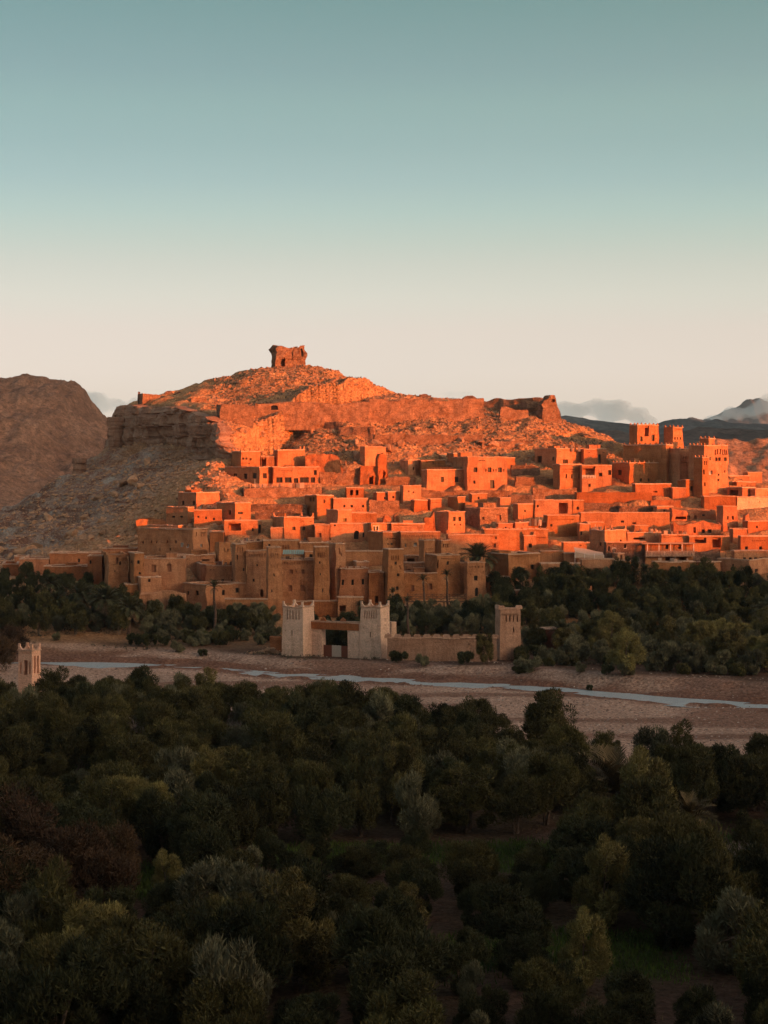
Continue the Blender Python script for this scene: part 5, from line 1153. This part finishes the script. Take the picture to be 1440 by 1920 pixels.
def palm_proto(seed, h=5.0, nf=46, fl=2.6, mat='leaf_palm', dead=14, tr=.22, spread=1.0, lean=0.0):
    r = np.random.default_rng(seed); parts = []; dp = MB(); b = MB(); top = np.array([lean, 0, h])
    n = max(5, int(h / .45)); pts = [(lean*(i/n)**2, .1*math.sin(i*.7), -.3 + (h+.3)*i/n) for i in range(n+1)]
    b.tube(pts, [tr*(1.25 - .3*i/n)*(1.12 if i % 2 else .95) for i in range(n+1)], 8)
    def frond(a, el, L, sag, green=True):
        pos = top.copy(); dirv = np.array([math.cos(a)*math.cos(el), math.sin(a)*math.cos(el), math.sin(el)]); sd0 = np.array([-math.sin(a), math.cos(a), 0]); ns = 11; prev = pos; Qs = []; rach = [tuple(pos)]
        for i in range(ns):
            el2 = el - sag * ((i+1)/ns) ** 1.5; dv = np.array([math.cos(a)*math.cos(el2), math.sin(a)*math.cos(el2), math.sin(el2)]); q = prev + dv*L/ns; rach.append(tuple(q)); nrm = np.cross(dv, sd0)
            if i > 0:
                ll = L * .21 * math.sin(math.pi * (.18 + .80*(i/ns))) + .06
                for s in (-1, 1):
                    for kx in (0., .5):
                        o = prev + (q-prev)*kx; e = o + (sd0*s*.72 + dv*.68 - nrm*-.22 + r.normal(size=3)*.07)*ll*1.25; wv = dv * .042*fl/2.4 
                        Qs.append(np.stack([o - wv, o + wv, e + wv*.3, e - wv*.3]))
            prev = q
        if green: parts.append((np.array(Qs), np.full(len(Qs), r.uniform(.1, .95)))); b.tube(rach[::3] + [rach[-1]], [.03, .024, .018, .012, .006][:len(rach[::3])+1], 3)
        else:
            dp.tube(rach[::3] + [rach[-1]], [.03, .022, .016, .01, .006][:len(rach[::3])+1], 3)
            for Q in Qs[::2]: dp.poly([tuple(v) for v in Q])
    for i in range(nf):
        k = (i + .5) / nf; frond(i*2.4 + r.uniform(-.2,.2), math.radians(86 - 96*k*spread + r.uniform(-8,8)), fl*r.uniform(.85,1.12)*(.8+.2*math.sin(math.pi*k)), math.radians(38+50*k))
    for i in range(dead): frond(r.uniform(0,6.28), math.radians(r.uniform(-55,-25)), fl*r.uniform(.6,.95), math.radians(40), False)
    return leaf_mesh('crown', parts, mat), b.mesh('trunk', M['palm_bark']), (dp.mesh('dead_fronds', M['dead']) if dead else None)
OL = [broad_proto(100+i, 'leaf', 6.0, [5.6, 6.2, 5.2, 6.6, 5.8, 6.0][i], 40, 330, .34, .085, .34, .55, 3, [.2, .32, .26, .34, .22, .3][i]) for i in range(6)]
DK = [broad_proto(120+i, 'leaf_dark', 6.0, [5.8, 6.4, 5.4][i], 40, 320, .34, .09, .2, .55, 3, .1) for i in range(3)]
GR = [broad_proto(130+i, 'leaf_grey', 4.2, [4.6, 5.0, 4.2][i], 34, 300, .36, .075, .15, .8, 4, .1) for i in range(3)]
YL = [broad_proto(140+i, 'leaf_yellow', 7.0, [5.2, 5.8][i], 38, 320, .36, .075, .2, .45, 3, .12) for i in range(2)]
BR = [broad_proto(150+i, 'leaf_brown', 7.5, [8.0, 7.2][i], 44, 300, .36, .085, .15, .55, 4, .08) for i in range(2)]
SH = [broad_proto(160+i, ['leaf_grey','leaf_dark','leaf'][i], 1.7, 2.8, 16, 170, .34, .09, .1, .9, 3, .05) for i in range(3)]
def twig_proto(seed, h=3.5, w=4.0):
    r = np.random.default_rng(seed); b = MB()
    def grow(p, d, L, rad, lev):
        q = p + d*L; m = (p+q)/2 + r.normal(size=3)*L*.08; b.tube([tuple(p), tuple(m), tuple(q)], [rad, rad*.8, rad*.55], 3)
        if lev < 4:
            for _ in range(3 if lev < 3 else 2): d2 = d + r.normal(size=3)*.55 + np.array([0,0,.12]); d2 /= np.linalg.norm(d2); grow(p + d*L*r.uniform(.5, 1), d2, L*.62, rad*.6, lev+1)
    for i in range(7): a = 6.28*i/7; d = np.array([math.cos(a)*.7, math.sin(a)*.7, 1.0]); grow(np.zeros(3), d/np.linalg.norm(d), h*.42, .05, 1)
    return b.mesh('branches', M['twig'])
TW_ = [twig_proto(171), twig_proto(172)]
PALM = {'big': palm_proto(201, 4.6, 54, 3.4, 'leaf_palm', 14, .26), 'mid': palm_proto(202, 4.2, 44, 2.6, 'leaf_palm', 10, .2), 'dry': palm_proto(203, 4.0, 46, 2.9, 'leaf_palm', 26, .22, 1.1),
        'shag': palm_proto(206, 3.0, 40, 2.7, 'leaf_palm_dry', 16, .22, 1.05), 'low': palm_proto(204, 1.0, 42, 4.2, 'leaf_palm_dry', 6, .28, .85), 'thin': palm_proto(205, 6.5, 13, 1.5, 'leaf_palm', 4, .17, .55), 'crown': palm_proto(207, 3.2, 26, 2.1, 'leaf_palm', 4, .17, .75)}
def plant(name, label, cat, x, y, protos, s, sz=None, group=None, z=None, parts=('crown', 'trunk', 'dead_fronds')):
    o = empty(name, (x, y, gz1(x, y) - .05 if z is None else z), random.uniform(0, 6.28)); o.scale = (s * random.uniform(.84, 1.18), s * random.uniform(.84, 1.18), sz or s); o.rotation_euler = (random.uniform(-.09, .09), random.uniform(-.09, .09), o.rotation_euler[2]); tag(o, label, cat, group)
    for nm, me in zip(parts, protos):
        if me is not None: link(bpy.data.objects.new(nm, me), o)
    return o
rv = random.Random(44)
# near grove, planted in rows from the viewpoint slope to the riverbed
rows = []; d = 94.0
while d < 240: rows.append(d); d += 3.4 + d * .010
skip = [(-10,112,222,262), (-12,238,113,138), (1095,1225,148,182), (1235,1345,138,156), (225,335,186,206), (400,470,190,206), (945,1115,182,215)]
NEAR = []
for ri, d0 in enumerate(rows):
    half = .5 * 1480 / FPX * d0 + 3; x = -half - rv.uniform(0, 4); row = []
    while x < half + 3:
        y = d0 + rv.uniform(-1.6, 1.6); sp = rv.uniform(3.6, 5.2)
        px = CX + x / y * FPX; a = np.array([x]), np.array([y])
        ok = y < float(edge_y(x)) - 2.0 and not any(p0 < px < p1 and e0 < y < e1 for p0, p1, e0, e1 in skip)
        ok = ok and float(patch(*a, GRASS, .5)[0]) < .3 and float(patch(*a, BARE, .5)[0]) < .3 and rv.random() > .04
        if ok: row.append((x, y, px))
        x += sp
    NEAR.append(row)
for ri, row in enumerate(NEAR):
    for ci, (x, y, px) in enumerate(row):
        s = rv.uniform(.82, 1.14); open_ = any(p0 - 40 < px < p1 + 40 and y < e0 + 1 and y > e0 - 26 for p0, p1, e0, e1 in GRASS + BARE)
        if open_: s *= .6
        if y > float(edge_y(x)) - 12: s *= .85
        k = rv.random(); fam = OL if k < .30 + .45 * ss(115, 175, y) else DK if k < .80 else GR if k < .93 else YL  # darker family favoured in the front rows, standing in for foreground shade
        if fam is GR: s *= 1.25
        nm = {id(OL): ('olive_tree', 'olive-green tree'), id(DK): ('dark_tree', 'dark green tree'), id(GR): ('grey_tree', 'grey-green bushy tree'), id(YL): ('tamarisk_tree', 'yellowish tamarisk tree')}[id(fam)]
        plant(nm[0], '%s, %s from the left in the %s row of the near grove' % (nm[1], ordn(ci), ordn(ri)), 'tree', x, y, rv.choice(fam), s, s * rv.uniform(.85, 1.12), 'trees of the near grove')
at = lambda px, d: ((px - CX) / FPX * d, d)
for i, (px, d, s, lab) in enumerate([(66, 130, 1.25, 'tallest rust-brown tamarisk at the dark left edge of the grove'), (158, 126, 1.1, 'rust-brown tamarisk beside the grass patch in the grove'), (8, 121, 1.05, 'lower rust-brown tamarisk in front of the tallest one'), (212, 133, .85, 'small rust-brown tamarisk at the corner of the grass patch')]):
    plant('rust_tamarisk', lab, 'tree', *at(px, d), BR[i % 2], s, s*.8, 'rust-brown tamarisks')
plant('riverside_tree', 'lone olive-green tree standing out against the gravel riverbed', 'tree', *at(1026, 204), OL[4], 1.45, 1.15)
plant('riverside_bush', 'small dark bush at the foot of the lone riverbed tree', 'bush', *at(962, 206), SH[1], 1.0)
plant('low_palm', 'large fan of a trunkless palm in the middle of the near grove', 'palm', *at(1160, 166), PALM['low'], 1.2, 1.35)
plant('dry_palm', 'brownish palm with drooping fronds near the meadow in the grove', 'palm', *at(1288, 147), PALM['shag'], .95)
for px, d, s, lab in [(262, 197, 1.1, 'largest leafless grey thicket in the near grove'), (300, 199, .9, 'leafless grey thicket next to the largest one'), (440, 198, 1.0, 'lone leafless grey bush in the near grove'), (1240, 165, .8, 'pale leafless bush beside the trunkless palm'), (655, 176, .8, 'dark leafless branches between the middle grove trees'), (1430, 172, .8, 'whitish leafless bush at the grove edge by the river'), (1395, 136, .9, 'leafless grey branches by the far meadow'), (110, 248, .8, 'leafless bush beside the pink ornamental tower')]:
    o = empty('bare_bush', (*at(px, d), gz1(*at(px, d)) + 1.2 * s), rv.uniform(0, 6)); o.scale = (s*1.2, s*1.2, s*1.1); tag(o, lab, 'bush'); link(bpy.data.objects.new('branches', TW_[int(px) % 2]), o)
# far bank: trees by zone, (px range, base row range, count, families, scale, wording)
def zone(nm, word, zones, n, fams, smin, smax, grp, cat='tree', mind=3.6, flat=1.0):
    pts = []; tries = 0
    while len(pts) < n and tries < 6000:
        tries += 1; z = rv.choice(zones); px = rv.uniform(z[0], z[1]); py = rv.uniform(z[2], z[3]); d = ray_d(px, py); x, y = at(px, d)
        if any((x-a)**2 + (y-b)**2 < mind*mind for a, b, _ in pts): continue
        if any(abs((x-c0)*c + (y-c1)*s_) < hw+1 and abs(-(x-c0)*s_ + (y-c1)*c) < hd+1 for c0, c1, c, s_, hw, hd, bz in FOOT): continue
        pts.append((x, y, px))
    pts.sort(key=lambda p: p[2])
    for i, (x, y, px) in enumerate(pts):
        s = rv.uniform(smin, smax); plant(nm, word % ordn(i), cat, x, y, rv.choice(fams), s, s * rv.uniform(.85, 1.12) * flat, grp)
zone('dark_tree', '%s from the left of the dark trees massed below the guesthouse row', [(930,1490,1100,1165)], 62, DK + OL[:3] + GR[:1], .74, 1.02, 'dark trees below the guesthouse row')
zone('riverside_tree', '%s from the left of the green trees in the middle of the far bank thicket', [(985,1490,1160,1228)], 52, DK[:1] + OL[:3] + GR, .82, 1.12, 'green trees of the far bank thicket')
zone('tamarisk_tree', '%s from the left of the yellow-green tamarisks along the far bank', [(1060,1490,1222,1266)], 36, YL + YL + GR, .85, 1.2, 'yellow-green tamarisks on the far bank', flat=.9)
zone('bank_shrub', '%s from the left of the low shrubs edging the far bank', [(960,1450,1240,1268)], 24, SH, .7, 1.3, 'low shrubs on the far bank', 'shrub', 2.0)
zone('garden_tree', '%s from the left of the green trees behind the battlemented garden wall', [(736,930,1160,1192)], 30, DK[:1] + GR, .75, 1.0, 'trees behind the battlemented wall', mind=2.8)
zone('garden_tree', '%s from the left of the trees seen behind the gateway', [(575,690,1172,1205)], 12, DK + GR, .5, .72, 'trees behind the gateway', mind=2.6)
zone('garden_tree', '%s from the left of the olive trees in front of the rounded corner house', [(285,520,1160,1192)], 26, OL[:3] + DK[:1] + GR, .62, .88, 'trees below the rounded corner house', mind=2.8)
zone('bank_shrub', '%s from the left of the grey shrubs between the trees and the gate', [(300,525,1192,1212)], 24, SH + SH[:1], .8, 1.4, 'grey shrubs left of the gate', 'shrub', 1.8)
zone('orchard_tree', '%s from the left of the trees in the palm grove under the cliff houses', [(-10,290,1150,1192)], 34, OL[:3] + DK[:1] + GR, .7, .95, 'trees of the palm grove', mind=3.0)
zone('orchard_tree', '%s from the left of the dark trees behind the palms under the cliff houses', [(-10,240,1095,1145)], 22, DK, .5, .75, 'dark trees behind the palms', mind=3.0)
plant('autumn_tree', 'orange-tinged tree at the photo edge beyond the pink tower', 'tree', *at(18, 300), BR[1], .95, .9)
plant('autumn_tree', 'smaller dark autumn tree in front of the orange-tinged one', 'tree', *at(-12, 285), BR[0], .8, .85)
for i, (px, d) in enumerate([(606, 305.5), (622, 306.5), (638, 306), (652, 304.5), (630, 310)]): plant('garden_tree', 'dense dark tree filling the gateway opening, %s from the left' % ORD[i], 'tree', *at(px, d), DK[i % 3], .72, .62, 'trees filling the gateway')
plant('willow_bush', 'tall yellow-green willow in front of the battlemented wall', 'tree', *at(912, ray_d(912, 1246)), YL[0], .72, .82)
for px, d, s, m, lab in [(745, 1243, 1.1, 1, 'round dark shrub against the wall next to the gate tower'), (792, 1247, .9, 0, 'low grey shrub at the middle of the battlemented wall'), (870, 1247, 1.2, 1, 'dark shrub at the foot of the tall willow'), (1028, 1246, 1.5, 0, 'large round grey shrub beside the small corner tower'), (258, 1212, 1.3, 1, 'clipped dark hedge bush on the bare bank'), (278, 1212, 1.2, 1, 'second clipped dark hedge bush on the bare bank'), (330, 1222, 1.0, 0, 'grey-green shrub on the bank in front of the hedge bushes'), (380, 1230, .7, 1, 'small dark shrub on the stony bank'), (106, 1202, .8, 0, 'low green shrub on the bare bank by the pink tower'), (990, 1238, 1.4, 1, 'dark shrub behind the large round grey one'), (1105, 1296, .5, 1, 'tiny shrub on the gravel bar at the river')]:
    plant('bank_shrub', lab, 'shrub', *at(px, ray_d(px, d)), SH[m], s)
for px, py, s, k, lab in [(92, 1132, .95, 'mid', 'dark palm nearest the low cliff-foot houses'), (146, 1160, 1.15, 'dry', 'tall palm with hanging brown fronds under the cliff houses'), (110, 1168, 1.0, 'mid', 'low palm in front of the nearest dark palm'), (194, 1176, 1.1, 'big', 'spreading palm below the crumbling gatehouse'), (240, 1190, 1.0, 'big', 'drooping palm in front of the little square turret'), (285, 1180, .65, 'dry', 'small dry palm beside the drooping palm'), (60, 1150, .6, 'mid', 'small dark palm at the edge of the palm grove'),
                          (458, 1172, .75, 'crown', 'young palm with upright fronds in front of the low garden wall'), (404, 1190, 1.35, 'thin', 'tall thin palm trunk with few fronds before the rounded corner house'), (676, 1160, .75, 'crown', 'slender young palm before the dark shaded house'), (738, 1170, .95, 'thin', 'thin trimmed palm beside the second gate tower'), (766, 1195, 1.0, 'thin', 'bare reddish palm trunk behind the battlemented wall'), (799, 1165, 1.2, 'thin', 'trimmed palm in front of the footbridge centre'), (840, 1155, 1.2, 'thin', 'trimmed palm with a shaggy neck by the square tower house'),
                          (902, 1100, 1.3, 'big', 'tall full-crowned palm rising over the village houses'), (980, 1110, .8, 'mid', 'round small palm before the dotted cornice house'), (1150, 1102, .68, 'mid', 'small palm before the orange door house'), (1206, 1102, .8, 'mid', 'wider palm before the white-framed tree line house'), (1235, 1102, .6, 'mid', 'smallest palm beside the wider tree line palm'), (1056, 1226, .95, 'dry', 'big dry palm with pale hanging fronds near the corner tower'), (1152, 1215, .8, 'dry', 'dry palm deep in the far bank thicket'), (1112, 1205, .7, 'mid', 'palm between the two dry palms of the thicket'), (1432, 1180, .85, 'dry', 'dark palm at the far edge of the thicket'), (1250, 1172, .8, 'dry', 'sprawling palm in the middle of the thicket')]:
    d = ray_d(px, py); plant('date_palm', lab, 'palm', *at(px, d), PALM[k], s)
# meadow grass, dry grass, hill scrub
def blades(name, label, X, Y, h, w, mat, seed, cat='grass'):
    r = np.random.default_rng(seed); n = len(X); z = gzn(X, Y); a = r.uniform(0, 6.28, n); L = h * r.uniform(.5, 1.3, n); t = r.normal(size=(n, 2)) * .3 * L[:, None]; wx, wy = np.cos(a)*w, np.sin(a)*w
    P = np.stack([np.stack([X-wx, Y-wy, z-.03], 1), np.stack([X+wx, Y+wy, z-.03], 1), np.stack([X+t[:,0], Y+t[:,1], z+L], 1)], 1)
    tone = np.repeat(np.clip(.5 + .5*vnoise(X/2.2, Y/2.2) + r.normal(size=n)*.15, 0, 1), 3)
    return tag(mesh_obj(name, P.reshape(-1, 3), np.arange(3*n).reshape(n, 3), M[mat], attrs={'tone': ('POINT', tone)}), label, cat, kind='stuff')
n = 150000; y = np.sqrt(r_.uniform(98**2, 192**2, n)); x = r_.uniform(-.5, .5, n) * 1480 / FPX * y; q = r_.random(n) < patch(x, y, GRASS) * (1 - patch(x, y, BARE))
blades('meadow_grass', 'green meadow grass in the clearings of the grove', x[q], y[q], .38, .05, 'grass', 31)
n = 30000; y = np.sqrt(r_.uniform(96**2, 235**2, n)); x = r_.uniform(-.5, .5, n) * 1480 / FPX * y; q = (r_.random(n) < .5 * ss(.15, .6, vnoise(x/5, y/5))) & (y < edge_y(x)); 
blades('dry_grass', 'dry straw tufts on the bare soil of the grove', x[q], y[q], .45, .04, 'straw', 32)
n = 2600; px = r_.uniform(420, 1130, n); d_ = r_.uniform(428, 490, n); X = (px-CX)/FPX*d_; q = vnoise(X/12, d_/12) > -.1; X = X[q]; d_ = d_[q]; parts = []
zz = gzn(X, d_)
for i in range(len(X)): Q, t = leaves(r_, np.array([X[i], d_[i], zz[i] + .15]), np.array([.45, .45, .3]) * r_.uniform(.5, 1.5), 14, .4, .12, .8); parts.append((Q, t*.8))
o = bpy.data.objects.new('hill_scrub', leaf_mesh('hill_scrub', parts, 'scrub')); link(o); tag(o, 'low dry scrub dotting the upper hillside', 'scrub', kind='stuff')
n = 3200; px = r_.uniform(-10, 1450, n); py = r_.uniform(1196, 1262, n); X = []; Y = []
for a, b in zip(px, py): d = 32/(b-HY)*FPX; X.append((a-CX)/FPX*d); Y.append(d)
X = np.array(X); Y = np.array(Y); q = (Y > riv_y(X) + 9) & (vnoise(X/7, Y/7) > .05); X = X[q]; Y = Y[q]; zz = gzn(X, Y); parts = []
for i in range(len(X)): Q, t = leaves(r_, np.array([X[i], Y[i], zz[i] + .15]), np.array([.5, .5, .3]) * r_.uniform(.4, 1.2), 18, .4, .08, .9); parts.append((Q, t*.8))
o = bpy.data.objects.new('bank_scrub', leaf_mesh('bank_scrub', parts, 'scrub')); link(o); tag(o, 'low tufts of scrub on the bare far bank', 'scrub', kind='stuff')

# ------------------------------------------------------------------ air and clouds
def cloud(name, label, lobes, dens, seed):
    """one closed lumpy volume: lobes = (px, py, d, rx px, rz px)"""
    bm = bmesh.new(); r = random.Random(seed); pts = []
    for px, py, d, rx, rz in lobes:
        c = W(px, py, d); a = rx / FPX * d; b = rz / FPX * d
        for i in range(5):
            q = Vector((r.uniform(-.6, .6) * a, r.uniform(-.5, .5) * a, r.uniform(-.35, .35) * b)); s = r.uniform(.45, .75)
            m = Matrix.Translation(c + q) @ Matrix.Diagonal((a * s, a * s * .8, b * s * 1.1, 1)); bmesh.ops.create_icosphere(bm, subdivisions=3, radius=1.0, matrix=m)
    me = bpy.data.meshes.new(name); bm.to_mesh(me); bm.free(); o = bpy.data.objects.new(name, me); link(o)
    md = o.modifiers.new('remesh', 'REMESH'); md.mode = 'VOXEL'; md.voxel_size = 14.0 * lobes[0][2] / 9000
    tx = bpy.data.textures.new('puff', 'CLOUDS'); tx.noise_scale = 70.0 * lobes[0][2] / 9000; tx.noise_depth = 4
    ds = o.modifiers.new('puff', 'DISPLACE'); ds.texture = tx; ds.texture_coords = 'GLOBAL'; ds.strength = 60.0 * lobes[0][2] / 9000; ds.mid_level = .5
    m = bpy.data.materials.new('cloud_air'); m.use_nodes = True; n = m.node_tree.nodes; n.clear(); out = n.new('ShaderNodeOutputMaterial'); v = n.new('ShaderNodeVolumePrincipled')
    v.inputs['Color'].default_value = (.48, .72, .82, 1); v.inputs['Density'].default_value = dens; v.inputs['Anisotropy'].default_value = .3  # blue-grey scatter colour puts the clouds' shade into the volume
    m.node_tree.links.new(v.outputs[0], out.inputs['Volume']); me.materials.append(m)
    return tag(o, label, 'cloud')
cloud('cloud', 'blue-grey cloud bank in the gap between mountain and cliff', [(175, 752, 8800, 26, 22), (205, 758, 8800, 30, 24), (240, 762, 8800, 26, 18), (150, 760, 8800, 24, 22)], .009, 1)
cloud('cloud', 'long blue-grey cloud bank behind the end of the ridge wall', [(1060, 772, 8800, 34, 22), (1100, 768, 8800, 36, 22), (1140, 770, 8800, 34, 24), (1175, 780, 8800, 34, 16), (1210, 788, 8800, 26, 8), (1030, 778, 8800, 30, 18)], .009, 2)
cloud('cloud', 'cloud wrapped around the far mountain peak', [(1340, 784, 8200, 26, 7), (1375, 776, 8200, 28, 12), (1410, 770, 8200, 30, 16), (1445, 762, 8200, 34, 22), (1490, 764, 8200, 38, 26)], .009, 3)
cloud('cloud', 'small pinkish cloud puff peeping over the ridge wall', [(848, 740, 8800, 16, 7), (870, 738, 8800, 18, 10), (884, 740, 8800, 10, 7)], .0022, 4)
b = MB(); b.box(-3900, 4300, -1350, 8050, -40, 1000); hz = b.build('haze', None); m = bpy.data.materials.new('haze_air'); m.use_nodes = True; n = m.node_tree.nodes; n.clear()
out = n.new('ShaderNodeOutputMaterial'); v = n.new('ShaderNodeVolumePrincipled'); v.inputs['Color'].default_value = (.62, .80, .86, 1); v.inputs['Density'].default_value = 5.0e-5; v.inputs['Anisotropy'].default_value = .35
m.node_tree.links.new(v.outputs[0], out.inputs['Volume']); hz.data.materials.append(m); tag(hz, kind='stuff')
